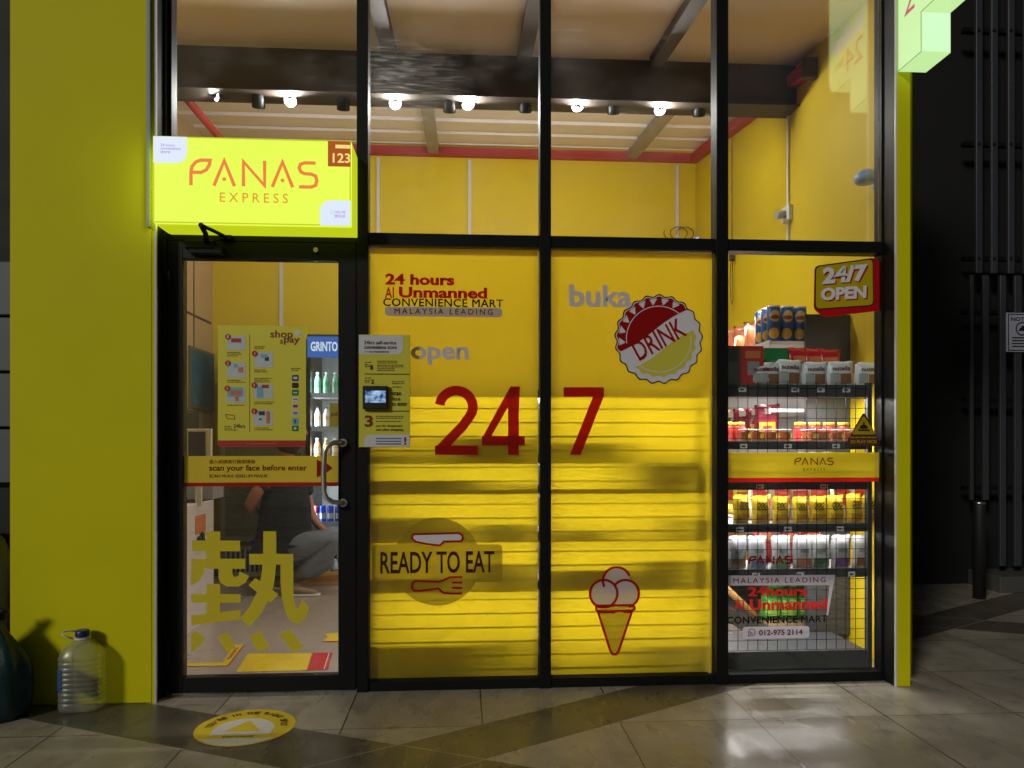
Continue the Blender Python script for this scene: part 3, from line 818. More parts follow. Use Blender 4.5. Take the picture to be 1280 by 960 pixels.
def gondola(x0, x1, ya, yb, boards, ztop, label, wires, watts, led_y, tilt, mback=True):
    t = thing('display_shelf', ((x0 + x1) / 2, (ya + yb) / 2, 0), label, 'shelf', 'black display shelves along the window')
    for x in (x0 + 0.012, x1 - 0.012):
        MB().box(x - 0.012, x + 0.012, ya, ya + 0.03, 0.0, ztop).build('upright', M_grey, t)
    for z in boards:
        MB().box(x0 + 0.026, x1 - 0.026, ya + 0.032, yb, z - 0.018, z, 0.002, 1).build('shelf_board', mat('pale shelf top', (196, 190, 190), 0.4, 0, 0.05), t)
        MB().box(x0 + 0.026, x1 - 0.026, ya + 0.002, ya + 0.030, z - (0.056 if z > 1.4 and mback == 2 else 0.034), z + 0.010, 0.002, 1).build('shelf_lip', M_grey, t)
        for q_, ly in enumerate(led_y): led(t, x0 + 0.03, x1 - 0.03, ly, z - 0.030, watts * (1 if mback != 2 else (2.2 if z > 1.4 else 1) * (0.36, 1.5)[q_]), tilt[q_])
    MB().box(x0 + 0.026, x1 - 0.026, ya + 0.01, yb, 0.0, 0.13).build('base', M_grey, t)
    if mback: mesh_panel(x0 + 0.03, x1 - 0.03, ya - 0.006, 0.14, ztop if ztop < 1.7 else 1.46, wires[0], wires[1], wires[2]).build('wire_panel', M_black, t)
    return t
# the unit hidden behind the yellow film
fb = [Z(680, w) for w in (488, 571, 609, 669, 731)]
gA = gondola(X(463.5), X(889), 0.0535, 0.44, fb, fb[0] + 0.03, 'black display shelf hidden behind the yellow window film, seen as shadows', (0.30, 0.060, 0.0019), LED_FILM, (0.30,), (math.radians(-38),))
M_stock = mat('brown cardboard', (150, 120, 84), 0.7, 0, 0.1)
def stock(u0, u1, ws, row, y=0.14, bot=None):
    """a box on board number row whose shadow on the film starts at about ws"""
    zs_ = fb[row - 1] - 0.03 if row else fb[0] - 0.03
    kk = (y - 0.009) / (0.30 - y)
    zf = Z((u0 + u1) / 2, ws); zt_ = (zf + kk * zs_) / (1 + kk)
    z0 = fb[row] + 0.001 if row < 5 else 0.131
    x0, x1 = X(u0), X(u1)
    tag(MB().box(x0, x1, y, y + 0.10, z0, max(z0 + 0.03, zt_), 0.012).build('stock_box', M_stock, None, ((x0 + x1) / 2, y + 0.05, z0)), 'boxed stock throwing a soft shadow on the yellow window film', 'box', 'boxes behind the film')
for s in ((555, 668, 546, 1, .13), (690, 792, 552, 1, .15), (468, 520, 566, 1, .16), (470, 610, 600, 2, .12), (640, 668, 604, 2, .12), (795, 884, 580, 2, .15), (468, 560, 648, 3, .14), (596, 668, 654, 3, .13),
          (700, 760, 664, 3, .12), (836, 884, 648, 3, .15), (470, 560, 722, 4, .12), (588, 668, 704, 4, .15), (690, 780, 712, 4, .13), (792, 884, 700, 4, .15), (470, 600, 806, 5, .16), (612, 668, 798, 5, .18), (800, 880, 806, 5, .14)): stock(*s)

# the unit in the clear pane
GY0, GY1 = 0.060, 0.44
cb = [Z(1000, w, GY0) for w in (483, 553.5, 604, 657, 714)]
gB = gondola(X(907.5), X(1098), GY0, GY1, cb, cb[0] + 0.02, 'black display shelf with wire back seen through the clear right pane', (0.0525, 0.0525, 0.0013), LED_CLEAR, (0.103, 0.34), (math.radians(28), math.radians(-10)), 2)

# ---- goods
def pillow_mesh(w, h, d, seed, crimp=0.05):
    """a filled packet standing upright, base at z=0, facing -y"""
    rnd = random.Random(seed); b = MB(); nx, nz = 8, 12
    ph = [rnd.uniform(0, 6) for _ in range(4)]
    def pt(i, j, s):
        x = i / nx * 2 - 1; z = j / nz
        e = (1 - abs(x) ** 2.6) ** 0.5 if abs(x) < 1 else 0
        v = min(1.0, min(z, 1 - z) / 0.22) ** 0.55
        th = d / 2 * e * v * (1 + 0.13 * math.sin(3.1 * x + ph[0] + z * 5) + 0.09 * math.sin(7 * z + ph[1] + 4 * x))
        xx = x * w / 2 * (1 - 0.06 * v) + 0.003 * math.sin(6 * z + ph[2])
        return (xx, s * th - 0.0008 * s, z * h + 0.002 * math.sin(5 * x + ph[3]) * (1 if j == nz else 0))
    F_ = [[b.bm.verts.new(pt(i, j, -1)) for j in range(nz + 1)] for i in range(nx + 1)]
    B_ = [[b.bm.verts.new(pt(i, j, 1)) for j in range(nz + 1)] for i in range(nx + 1)]
    for i in range(nx):
        for j in range(nz):
            f = b.bm.faces.new((F_[i][j], F_[i + 1][j], F_[i + 1][j + 1], F_[i][j + 1])); f.smooth = True
            f = b.bm.faces.new((B_[i][j], B_[i][j + 1], B_[i + 1][j + 1], B_[i + 1][j])); f.smooth = True
    bmesh.ops.remove_doubles(b.bm, verts=b.bm.verts[:], dist=0.0018)
    return b, (lambda x, z: pt((x + 1) / 2 * nx, z * nz, -1)[1])
def bag_patch(mb, ysurf, w, h, x0, x1, z0, z1, n=6, lift=0.0012):
    """a printed area that follows the packet's bulge"""
    vs = [[mb.bm.verts.new(((x0 + (x1 - x0) * i / n) * w / 2 * 0.95, ysurf(x0 + (x1 - x0) * i / n, z0 + (z1 - z0) * j / n) - lift, (z0 + (z1 - z0) * j / n) * h)) for j in range(n + 1)] for i in range(n + 1)]
    for i in range(n):
        for j in range(n):
            f = mb.bm.faces.new((vs[i][j], vs[i + 1][j], vs[i + 1][j + 1], vs[i][j + 1])); f.smooth = True
def packet(kind, w, h, d, body, prints, label, cat, group, seed=1):
    """prints = [(name, material, x0, x1, z0, z1)] with x in -1..1 and z in 0..1"""
    t = thing(kind, (0, 0, 0), label, cat, group)
    b, ys = pillow_mesh(w, h, d, seed)
    b.build('pouch', body, t)
    for k, (nm, m, x0, x1, z0, z1) in enumerate(prints):
        q = MB(); bag_patch(q, ys, w, h, x0, x1, z0, z1, 6, 0.0012 + 0.0008 * k); q.build(nm, m, t)
    return t
def shiny(n, c): return mat(n, c, 0.25, 0, 0.12, 14, 0.10, 40)
def spread(proto, spots, labels=None):
    for i, (x, y, z, rz) in enumerate(spots):
        o = proto if i == 0 else copy_tree(proto)
        o.location = (x, y, z); o.rotation_euler = (0, 0, rz)
        if 'bag' in o.name or 'pouch' in o.name or 'pack' in o.name: o.scale = (random.uniform(.95, 1.06), random.uniform(.9, 1.15), random.uniform(.92, 1.05)); o.rotation_euler = (random.uniform(-.03, .05), random.uniform(-.035, .035), rz + random.uniform(-.08, .08))
        if labels: o['label'] = labels[i]
def on_shelf(us, w, y, jit=0.06):
    return [(X(u, y), y, Z(1000, w, GY0) + 0.001, random.uniform(-jit, jit)) for u in us]
# top shelf: white biscuit pouches with red lettering
pk = packet('biscuit_pouch', 0.150, 0.140, 0.05, shiny('white biscuit foil', (226, 232, 242)),
            [('picture', mat('biscuit picture', (150, 104, 66), 0.4, 0, 0.5, 30), -0.1, 0.75, 0.12, 0.52), ('text_panel', mat('grey print', (168, 172, 176), 0.5, 0, 0.25, 60), -0.8, -0.15, 0.15, 0.55), ('footer', M_prnt_c, -0.8, 0.3, 0.03, 0.11)],
            'white biscuit pouch in the row on the top board of the clear pane', 'biscuit bag', 'white biscuit pouches on the top board', 3)
q = Art(lambda a, b, d: Vector((a, -0.0265 - d, b)), 0.001); q.text('nutella', -0.046, 0.046, 0.090, 0.112, 0.02); q.build('lettering', mat('dark red print', (120, 22, 26), 0.5), pk)
spread(pk, on_shelf((951, 960, 985, 1018, 1050, 1085), 483, 0.13, 0.05))
# its neighbours to the left and behind
def carton(nm, w, d, h, col, panel, label, cat, loc, rz=0, group=None, extra=None):
    t = thing(nm, (0, 0, 0), label, cat, group, rz)
    MB().box(-w / 2, w / 2, -d / 2, d / 2, 0, h, 0.003).build('carton', mat(nm + ' card ' + str(col), col, 0.45, 0, 0.08, 5), t)
    if panel:
        for k, (pn, pm, x0, x1, z0, z1) in enumerate(panel):
            MB().box(x0 * w, x1 * w, -d / 2 - 0.0008 - 0.0004 * k, -d / 2 - 0.0003, z0 * h, z1 * h).build(pn, pm, t)
    t.location = loc
    return t
z5 = Z(1000, 483, GY0) + 0.001
carton('snack_box', 0.125, 0.16, 0.215, (188, 48, 34), [('white_panel', M_lgrey, -0.2, 0.3, 0.28, 0.62), ('title_strip', M_prnt_o, -0.3, 0.35, 0.70, 0.88)], 'tall red snack box with pale panel on the top board of the clear pane', 'box', (X(934, 0.18), 0.19, z5))
carton('cereal_box', 0.10, 0.16, 0.215, (120, 104, 98), [('white_panel', M_lgrey, -0.3, 0.35, 0.05, 0.6)], 'grey brown box beside the right hand mullion on the top board', 'box', (X(908, 0.18), 0.19, z5))
carton('mint_box', 0.16, 0.10, 0.225, (30, 122, 62), [('title_strip', M_prnt_g, -0.3, 0.35, 0.70, 0.88)], 'green box behind the white biscuit pouches', 'box', (X(964, 0.30), 0.31, z5))
rp = packet('snack_pouch', 0.13, 0.225, 0.06, shiny('red snack foil', (190, 26, 44)), [('title_strip', M_prnt_o, -0.6, 0.6, 0.62, 0.80)], 'red snack pouch standing behind the white biscuit pouches', 'snack bag', 'red pouches behind the biscuits', 8)
spread(rp, [(X(u, 0.31), 0.31, z5, random.uniform(-.2, .2)) for u in (995, 1016, 1036)])
# second board: tubs with orange filling
tb = thing('snack_tub', (0, 0, 0), 'small clear tub of orange snacks on the second board of the clear pane', 'tub', 'orange snack tubs')
MB().lathe([(0.024, 0.0), (0.026, 0.002), (0.030, 0.056), (0.030, 0.057)], n=20).build('filling', mat('orange crisps', (196, 104, 44), 0.5, 0, 0.45, 45, 0.3, 90), tb)
MB().lathe([(0.0265, 0.0), (0.0275, 0.002), (0.0318, 0.062), (0.0318, 0.064)], n=20, cap=False).build('cup', glass('clear plastic', (0.93, 0.93, 0.93), 0.1), tb)
MB().lathe([(0.033, 0.0645), (0.034, 0.066), (0.034, 0.070), (0.030, 0.072)], n=20).build('lid', mat('clear lid', (226, 214, 196), 0.2), tb)
MB().box(-0.014, 0.014, -0.0335, -0.0315, 0.02, 0.046).build('label', M_prnt_y, tb)
z4 = Z(1000, 553.5, GY0) + 0.001
spread(tb, [(X(u, y), y, z4, random.uniform(0, 1)) for u, y in ((930, .14), (946, .15), (953, .22), (964, .14), (981, .15), (974, .24), (1009, .2), (1016, .13), (1030, .15), (1047, .14), (1063, .15), (1056, .25), (1078, .16))])
# third board: pale packs
cr_ = packet('bread_pack', 0.12, 0.155, 0.07, shiny('pale bread wrap', (214, 210, 196)), [('picture', mat('bun picture', (206, 172, 70), 0.4, 0, 0.5, 30), -0.6, 0.6, 0.3, 0.8)], 'pale wrapped bun pack on the third board, top showing over the yellow band', 'snack bag', 'pale packs on the third board', 5)
spread(cr_, on_shelf((981, 1010, 1028), 604, 0.16))
carton('candy_box', 0.09, 0.1, 0.15, (170, 40, 52), None, 'dark red box on the third board, top showing over the yellow band', 'box', (X(917, .2), 0.2, Z(1000, 604, GY0) + .001))
# fourth board: yellow crisp bags
def yellow_bag():
    t = packet('crisp_bag', 0.094, 0.155, 0.06, shiny('yellow crisp foil', (214, 182, 30)), [('window_print', mat('golden print', (176, 128, 24), 0.4, 0, 0.5, 40), -0.7, 0.7, 0.08, 0.36)], 'yellow crisp bag in the front row on the fourth board of the clear pane', 'crisp bag', 'yellow crisp bags on the fourth board', 11)
    q = Art(lambda a, b, d: Vector((a, -0.032 - d, b)), 0.0008)
    for zz_, am in ((0.114, .006), (0.098, .008), (0.082, .005)): q.stroke([(-0.026 + 0.0052 * k, zz_ + am * math.sin(k * 1.9 + zz_ * 90)) for k in range(11)], 0.0045)
    q.build('brown_marks', mat('brown print', (70, 44, 24), 0.5), t)
    return t
yb_ = yellow_bag()
spread(yb_, on_shelf((899, 926, 951, 976, 1001, 1022, 1044, 1068, 1088), 657, 0.14, 0.12))
ob = packet('crisp_bag', 0.12, 0.20, 0.07, shiny('white red crisp foil', (216, 196, 170)), [('picture', mat('red print', (184, 40, 36), 0.4, 0, 0.4, 30), -0.75, 0.75, 0.45, 0.9)], 'white and red crisp bag in the back row above the yellow bags', 'crisp bag', 'red crisp bags behind the yellow ones', 12)
spread(ob, on_shelf((946, 975, 1000, 1020, 1050, 1075), 657, 0.32, 0.2))
# fifth board: silvery bags with a picture at the foot
def silver(col, m, lab, seed):
    return packet('nut_pouch', 0.112, 0.178, 0.06, shiny('silver pouch foil ' + str(col), tuple(int(v * 0.84) for v in col)), [('picture', m, -0.7, 0.7, 0.05, 0.33), ('title_strip', mat('grey title', (120, 122, 128), 0.5, 0, 0.3, 40), -0.45, 0.45, 0.5, 0.60)], lab, 'snack bag', 'silvery pouches on the fifth board', seed)
for u, c, nm, lab, s in ((921, (206, 206, 212), ('tan picture', (150, 122, 76)), 'silvery pouch with tan picture on the fifth board', 21), (946, (214, 214, 220), ('blue picture', (96, 128, 160)), 'silvery pouch with blue picture on the fifth board', 22),
                         (976, (208, 212, 212), ('green picture', (92, 150, 96)), 'silvery pouch with green picture on the fifth board', 23), (1003, (212, 210, 214), ('orange picture', (176, 112, 84)), 'silvery pouch with orange picture on the fifth board', 24),
                         (1024, (206, 208, 204), ('dark green picture', (54, 96, 62)), 'silvery pouch with dark green picture on the fifth board', 25), (1050, (204, 200, 206), ('purple picture', (110, 74, 130)), 'silvery pouch with purple picture on the fifth board', 26), (1077, (210, 206, 200), ('brown picture', (120, 84, 60)), 'silvery pouch with brown picture on the fifth board', 27)):
    o = silver(c, mat(nm[0], nm[1], 0.4, 0, 0.45, 35), lab, s)
    o.location = (X(u, 0.14), 0.14, Z(1000, 714, GY0) + 0.001); o.rotation_euler = (0, 0, random.uniform(-.1, .1))
cb2 = packet('choco_bag', 0.12, 0.21, 0.06, shiny('dark red foil', (136, 36, 30)), [('picture', M_prnt_o, -0.6, 0.6, 0.6, 0.85)], 'dark red bag in the back row above the silvery pouches', 'snack bag', 'dark red bags behind the silvery pouches', 13)
spread(cb2, on_shelf((955, 985, 1012), 714, 0.33, 0.15))
# floor level: green packs and a plank
gp = packet('noodle_pack', 0.13, 0.17, 0.09, shiny('green foil', (58, 150, 52)), [('picture', mat('lime print', (150, 200, 70), 0.4, 0, 0.5, 40), -0.75, 0.75, 0.2, 0.8)], 'green pack stacked at the foot of the shelf behind the red lettering', 'snack bag', 'green packs by the floor', 14)
spread(gp, [(X(u, y), y, z, rz) for u, y, z, rz in ((962, .75, .135, .1), (985, .75, .135, -.1), (1004, .77, .135, .1), (970, .76, .305, .15), (994, .76, .305, 0))])
tag(MB().box(X(950, .75), X(1018, .75), 0.62, 0.92, 0.007, 0.13, 0.006).build('stock_carton', M_stock, None, (X(984, .75), .77, 0.007)), 'low brown carton under the green packs by the floor', 'box')
pl = MB(); p0, p1 = P(905, 733, 0.55), P(960, 784, 0.85)
p1.z = max(p1.z, 0.03)
pl.tube([p0, p1], 0.022, 4).build('wooden_plank', mat('pale timber', (186, 140, 72), 0.55, 0, 0.2, 10), None, p1)
tag(bpy.data.objects['wooden_plank'], 'pale timber plank leaning behind the red 24hours lettering', 'plank')

# ================================================================== wall shelf along the right wall
wx0 = XR - 0.47
ws = thing('wall_shelf', (XR - 0.2, 1.6, 0), 'dark wall shelf running back along the yellow right wall', 'shelf')
ye = 0.52
MB().box(XR - 0.27, XR - 0.003, ye - 0.02, ye, 0.10, 1.97).build('end_panel', M_grey, ws)
MB().box(XR - 0.025, XR - 0.004, ye + 0.001, 3.0, 0.10, 1.92).build('back_panel', M_lgrey, ws)
MB().box(wx0, XR - 0.03, ye + 0.001, 3.0, 0.0065, 0.12).build('base', M_grey, ws)
wz = (1.815, 1.42, 1.06, 0.72, 0.42)
for z in wz:
    MB().box(wx0, XR - 0.027, ye + 0.001, 3.0, z - 0.02, z).box(wx0 - 0.008, wx0 - 0.0005, ye + 0.001, 3.0, z - 0.03, z + 0.006).build('shelf_board', M_white, ws)
ld = bpy.data.lights.new('strip_light', 'AREA'); ld.shape = 'RECTANGLE'; ld.size = 2.3; ld.size_y = 0.02; ld.energy = 10.0; ld.color = (1, 0.92, 0.92)
for z in (1.815, 1.42, 1.06, 0.72):
    o = bpy.data.objects.new('strip_light', ld); COL.objects.link(o); o.parent = ws
    o.location = Vector((wx0 + 0.03, 1.75, z - 0.034)) - Vector(ws.location); o.rotation_euler = (0, math.radians(14), PI / 2)
# crisp tubes on the top board
ct = thing('crisp_tube', (0, 0, 0), 'tall blue crisp tube on the top board of the wall shelf', 'crisp tube', 'blue crisp tubes')
MB().lathe([(0.036, 0), (0.0375, 0.002), (0.0375, 0.205), (0.036, 0.207)], n=24).build('tube', mat('blue printed card', (40, 84, 150), 0.35, 0, 0.12, 30), ct)
MB().lathe([(0.0385, 0.2072), (0.039, 0.209), (0.039, 0.216), (0.036, 0.218)], n=24).build('lid', M_white, ct)
def wrap(z0, z1, a0, a1, r, shape=None):
    b = MB(); n = 12
    vs = []
    for i in range(n + 1):
        a = math.radians(a0 + (a1 - a0) * i / n); s_ = math.sin(PI * i / n) ** 0.5 if shape else 1
        zm = (z0 + z1) / 2; hz = (z1 - z0) / 2 * max(0.05, s_)
        vs.append([b.bm.verts.new((r * math.cos(a), r * math.sin(a), zm + k * hz)) for k in (-1, 1)])
    for i in range(n):
        f = b.bm.faces.new((vs[i][0], vs[i + 1][0], vs[i + 1][1], vs[i][1])); f.smooth = True
    return b
wrap(0.12, 0.19, 200, 300, 0.0382, 1).build('emblem', mat('cream print', (206, 176, 120), 0.4, 0, 0.4, 40), ct)
wrap(0.135, 0.160, 205, 295, 0.0386, 1).build('name_band', mat('brown red print', (140, 62, 42), 0.4, 0, 0.3, 40), ct)
wrap(0.02, 0.085, 190, 290, 0.0382, 1).build('crisp_picture', mat('golden crisps', (214, 164, 44), 0.4, 0, 0.4, 30), ct)
spots = [(wx0 + 0.05 + 0.085 * i, 0.60 + 0.09 * j + 0.01 * i, 1.8155, random.uniform(-.15, .3)) for j in range(3) for i in range(3)]
spread(ct, spots[:9])
ora = packet('crisp_bag', 0.15, 0.19, 0.08, shiny('orange pink foil', (206, 120, 84)), [('picture', M_prnt_o, -0.6, 0.6, 0.2, 0.7)], 'orange pink bag beside the blue crisp tubes on the wall shelf', 'snack bag', 'orange bags beside the crisp tubes', 15)
spread(ora, [(wx0 + 0.09, y, 1.8155, rz) for y, rz in ((0.98, -.5), (1.16, -.6), (1.35, -.4))])
mb_ = packet('crisp_bag', 0.15, 0.21, 0.07, shiny('maroon foil', (130, 26, 52)), [('badge', mat('yellow badge', (226, 180, 40), 0.35, 0, 0.2, 20), -0.65, 0.65, 0.1, 0.52), ('badge_print', M_prnt_r, -0.35, 0.35, 0.2, 0.42)], 'maroon crisp bag with yellow badge hanging at the wall shelf', 'crisp bag', 'maroon crisp bags', 16)
spread(mb_, [(wx0 + 0.02 + 0.01 * k, y, 1.23, -.25) for k, y in enumerate((0.62, 0.80, 1.02))])
nb = packet('nut_bag', 0.12, 0.20, 0.06, shiny('clear brown foil', (150, 96, 52)), [('picture', M_prnt_y, -0.5, 0.5, 0.5, 0.8)], 'brown snack bag hanging deeper along the wall shelf', 'snack bag', 'brown bags along the wall shelf', 17)
spread(nb, [(wx0 - 0.0 + 0.005 * k, y, 1.24, -.35) for k, y in enumerate((1.35, 1.62, 1.95, 2.3))])
wb = packet('cracker_bag', 0.13, 0.2, 0.07, shiny('yellow wrap', (222, 190, 70)), [('picture', M_prnt_r, -0.6, 0.6, 0.5, 0.85)], 'yellow wrapped bag on a lower board of the wall shelf', 'snack bag', 'yellow bags on the wall shelf', 18)
spread(wb, [(wx0 + 0.06, y, z, -.4) for z in (0.7205, 0.4205) for y in (0.62, 0.85, 1.1, 1.35, 1.6, 1.85)])

# price tags along the board lips
for k, w in enumerate((483, 553.5, 604, 657, 714)):
    for u in ((994, 1026, 1058, 928), (930, 985, 1045), (950, 1030), (925, 985, 1050), (945, 1000, 1065))[k]:
        zz = Z(1000, w, GY0); xx = X(u, GY0)
        tg = MB().box(xx - 0.02, xx + 0.02, GY0 - 0.0025, GY0 + 0.0015, zz - 0.030, zz - 0.006).build('price_tag', M_prnt_w, gB)
        MB().box(xx - 0.014, xx + 0.006, GY0 - 0.0032, GY0 - 0.0026, zz - 0.022, zz - 0.014).build('price_mark', M_rubber, tg)
# a deeper row on the second board and low goods behind the lettering
jr = thing('sweet_jar', (0, 0, 0), 'small jar of red sweets at the back of the second board', 'jar', 'jars at the back of the second board')
MB().lathe([(0.028, 0), (0.034, 0.005), (0.034, 0.085), (0.028, 0.095)], n=18).build('jar', mat('red sweets', (176, 48, 44), 0.3, 0, 0.5, 50), jr)
MB().lathe([(0.031, 0.0955), (0.031, 0.112), (0.028, 0.114)], n=18).build('lid', mat('yellow lid', (226, 190, 60), 0.35), jr)
spread(jr, [(X(u, 0.36), 0.36, z4, 0) for u in (908, 924, 1000, 1018, 1036, 1054)])
tn = packet('snack_pouch', 0.12, 0.20, 0.07, shiny('tan foil', (206, 176, 128)), [('picture', M_prnt_r, -0.6, 0.6, 0.55, 0.85)], 'tan snack pouch by the floor right of the green packs', 'snack bag', 'tan pouches by the floor', 31)
spread(tn, [(X(u, .8), .8, .135, r_) for u, r_ in ((1026, .1), (1046, -.1))])
tag(MB().box(X(1018.6, .8), X(1062, .8), 0.64, 0.94, 0.007, 0.13, 0.006).build('stock_carton', M_stock, None, (X(1040, .8), .8, 0.007)), 'low brown carton under the tan pouches by the floor', 'box')
# ---- dark hanging gadget with cord and the camera with loose cable on the walls
hx = P(915, 318, 2.35)
hg = thing('hanging_pull_switch', (hx.x, hx.y, hx.z + 0.06), 'small dark switch hanging with a cord loop beside the right hand mullion', 'switch')
MB().box(hx.x - 0.022, hx.x + 0.022, hx.y - 0.018, hx.y + 0.018, hx.z - 0.055, hx.z + 0.075, 0.008).build('switch_body', mat('dark brown plastic', (58, 44, 30), 0.5), hg)
MB().tube([hx + Vector((-0.008, 0, -0.055)), hx + Vector((-0.016, 0, -0.22)), hx + Vector((-0.008, 0, -0.40)), hx + Vector((0.0, 0, -0.42)), hx + Vector((0.008, 0, -0.38)), hx + Vector((0.006, 0, -0.2)), hx + Vector((0.004, 0, -0.055))], 0.003, 6).build('cord', M_rubber, hg)
MB().tube([hx + Vector((0, 0, 0.075)), Vector((hx.x, hx.y, zt(hx.y) - 0.1))], 0.003, 6).build('hanging_wire', M_rubber, hg)
kx = P(879, 293, YB - 0.12)
kc = thing('wall_camera', (kx.x, YB, kx.z), 'silver camera bracket with loops of dark cable at the back right corner', 'camera')
MB().tube([Vector((kx.x, YB - 0.003, kx.z)), Vector((kx.x - 0.02, YB - 0.02, kx.z))], 0.045, 14).build('mount', M_lgrey, kc)
MB().tube([kx + Vector((-0.09, 0.0, -0.07)), kx + Vector((0.06, 0.04, 0.05))], 0.032, 14).build('camera_body', mat('silver plastic', (180, 180, 184), 0.3, 0.5), kc)
lp = [Vector((kx.x - 0.02, YB - 0.02, kx.z)) + Vector((-0.12 - 0.10 * math.cos(t) - 0.01 * t, -0.03, 0.02 + 0.07 * math.sin(t))) for t in [k * 0.45 for k in range(30)]]
MB().tube(lp, 0.004, 6).build('cable', M_rubber, kc)

# ================================================================== chillers at the back left
def chiller(x0, x1, y0, y1, h, label, name_on, lit):
    t = thing('drinks_chiller', ((x0 + x1) / 2, (y0 + y1) / 2, 0.006), label, 'fridge')
    body = mat('black chiller steel', (36, 38, 42), 0.4) if lit else mat('grey green chiller steel', (96, 96, 80), 0.4)
    b = MB()
    b.box(x0, x0 + 0.03, y0, y1, 0.006, h).box(x1 - 0.03, x1, y0, y1, 0.006, h).box(x0 + 0.0305, x1 - 0.0305, y1 - 0.03, y1, 0.006, h).box(x0 + 0.0305, x1 - 0.0305, y0, y1 - 0.031, h - 0.03, h).box(x0 + 0.0305, x1 - 0.0305, y0 + 0.03, y1 - 0.031, 0.006, 0.33)
    b.build('cabinet', body, t)
    MB().box(x0 + 0.031, x1 - 0.031, y1 - 0.036, y1 - 0.0305, 0.34, h - 0.04).build('liner', M_white, t)
    gr = MB()
    gr.box(x0 + 0.031, x1 - 0.031, y0 + 0.016, y0 + 0.0295, 0.05, 0.32).build('kick_plate', mat('grille beige', (150, 146, 130), 0.5), t)
    k = MB(); n = 16
    for i in range(n):
        xx = x0 + 0.06 + (x1 - x0 - 0.12) * i / (n - 1)
        k.box(xx - 0.011, xx + 0.011, y0 + 0.0135, y0 + 0.0155, 0.09, 0.29)
    k.build('grille_slots', M_rubber, t)
    return t
cx0, cx1 = X(384, 2.86), X(384, 2.86) + 0.66
fy = 2.86
cz = Z(405, 418, fy)
fr = chiller(cx0, cx1, fy, YB - 0.01, cz, 'lit drinks chiller with blue GRINTO header behind the door glass', True, True)
MB().box(cx0 + 0.005, cx1 - 0.005, fy - 0.02, fy - 0.001, Z(405, 447, fy), Z(405, 421, fy)).build('header', emit('lit blue header', (64, 110, 196), 0.75), fr)
a = Art(face_frame(fy - 0.0205), 0.001)
a.text('GRINTO', X(389, fy), X(422.5, fy), Z(405, 439.5, fy), Z(405, 427.5, fy), 0.03); a.build('lettering', emit('lit white header letters', (222, 236, 250), 0.9), fr)
zb = [Z(405, w, fy + 0.1) for w in (655, 605, 578, 537, 496)]
for z in zb:
    s_ = MB().box(cx0 + 0.032, cx1 - 0.032, fy + 0.03, YB - 0.05, z - 0.012, z).build('wire_shelf', M_white, fr)
    MB().box(cx0 + 0.032, cx1 - 0.032, fy + 0.024, fy + 0.0295, z - 0.014, z + 0.03).build('price_rail', mat('pale blue rail', (170, 184, 214), 0.4), s_)
ld = bpy.data.lights.new('chiller_light', 'AREA'); ld.shape = 'RECTANGLE'; ld.size = 1.5; ld.size_y = 0.03; ld.energy = 7; ld.color = (0.78, 0.88, 1.0)
for xx, ry in ((cx0 + 0.05, 1), (cx1 - 0.05, -1)):
    o = bpy.data.objects.new('chiller_light', ld); COL.objects.link(o); o.parent = fr
    o.location = Vector((xx, fy + 0.05, 1.15)) - Vector(fr.location)
    o.rotation_euler = Vector((ry * 0.8, 0.6, 0)).to_track_quat('-Z', 'X').to_euler()
MB().box(cx0 + 0.004, cx0 + 0.03, fy - 0.02, fy - 0.0005, 0.34, Z(405, 448, fy)).box(cx1 - 0.03, cx1 - 0.004, fy - 0.02, fy - 0.0005, 0.34, Z(405, 448, fy)).build('door_frame', M_rubber, fr)
MB().box(cx0 + 0.031, cx1 - 0.031, fy - 0.012, fy - 0.006, 0.34, Z(405, 448, fy)).build('door_glass', glass('chiller glass', dirt=0.02), fr)
def bottle(nm, r, h, body, cap, lab, label, cat, group):
    t = thing(nm, (0, 0, 0), label, cat, group)
    MB().lathe([(r * .9, 0), (r, .006), (r, h * .30), (r * .94, h * .34), (r, h * .38), (r, h * .62), (r * .75, h * .78), (r * .42, h * .88), (r * .38, h * .92)], n=16).build('bottle', body, t)
    MB().lathe([(r * .46, h * .9205), (r * .48, h * .93), (r * .48, h * .99), (r * .40, h)], n=14).build('cap', cap, t)
    b = wrap(h * .40, h * .60, 0, 360, r * 1.02); b.build('label', lab, t)
    return t
M_cap = mat('dark cap', (40, 44, 56), 0.4); M_capw = mat('white cap', (220, 222, 226), 0.4)
bo = bottle('juice_bottle', 0.030, 0.215, mat('orange drink', (214, 168, 110), 0.2), M_capw, mat('cream label', (224, 214, 196), 0.5, 0, 0.3, 30), 'orange juice bottle on a middle chiller shelf', 'bottle', 'juice bottles in the chiller')
z = zb[2] + 0.001
spread(bo, [(cx0 + 0.07 + 0.078 * i, fy + 0.09, z, 0) for i in range(7)])
bt = bottle('tea_bottle', 0.030, 0.22, mat('pale tea', (176, 176, 150), 0.2), M_cap, mat('grey label', (160, 168, 176), 0.5, 0, 0.3, 30), 'dark capped tea bottle on the chiller shelf behind the pull handle', 'bottle', 'tea bottles in the chiller')
spread(bt, [(cx0 + 0.07 + 0.078 * i, fy + 0.09, zb[1] + 0.001 - 0.03, 0) for i in range(0)] or [(cx0 + 0.07 + 0.078 * i, fy + 0.10, zb[1] + 0.001, 0) for i in range(7)])
bg_ = bottle('water_bottle_small', 0.030, 0.215, mat('green tint drink', (110, 160, 140), 0.2), M_capw, mat('green label', (60, 130, 90), 0.5, 0, 0.3, 30), 'green drink bottle on the topmost chiller shelf', 'bottle', 'green bottles in the chiller')
bg_.name = 'drink_bottle'
spread(bg_, [(cx0 + 0.07 + 0.078 * i, fy + 0.10, zb[4] + 0.001, 0) for i in range(7)])
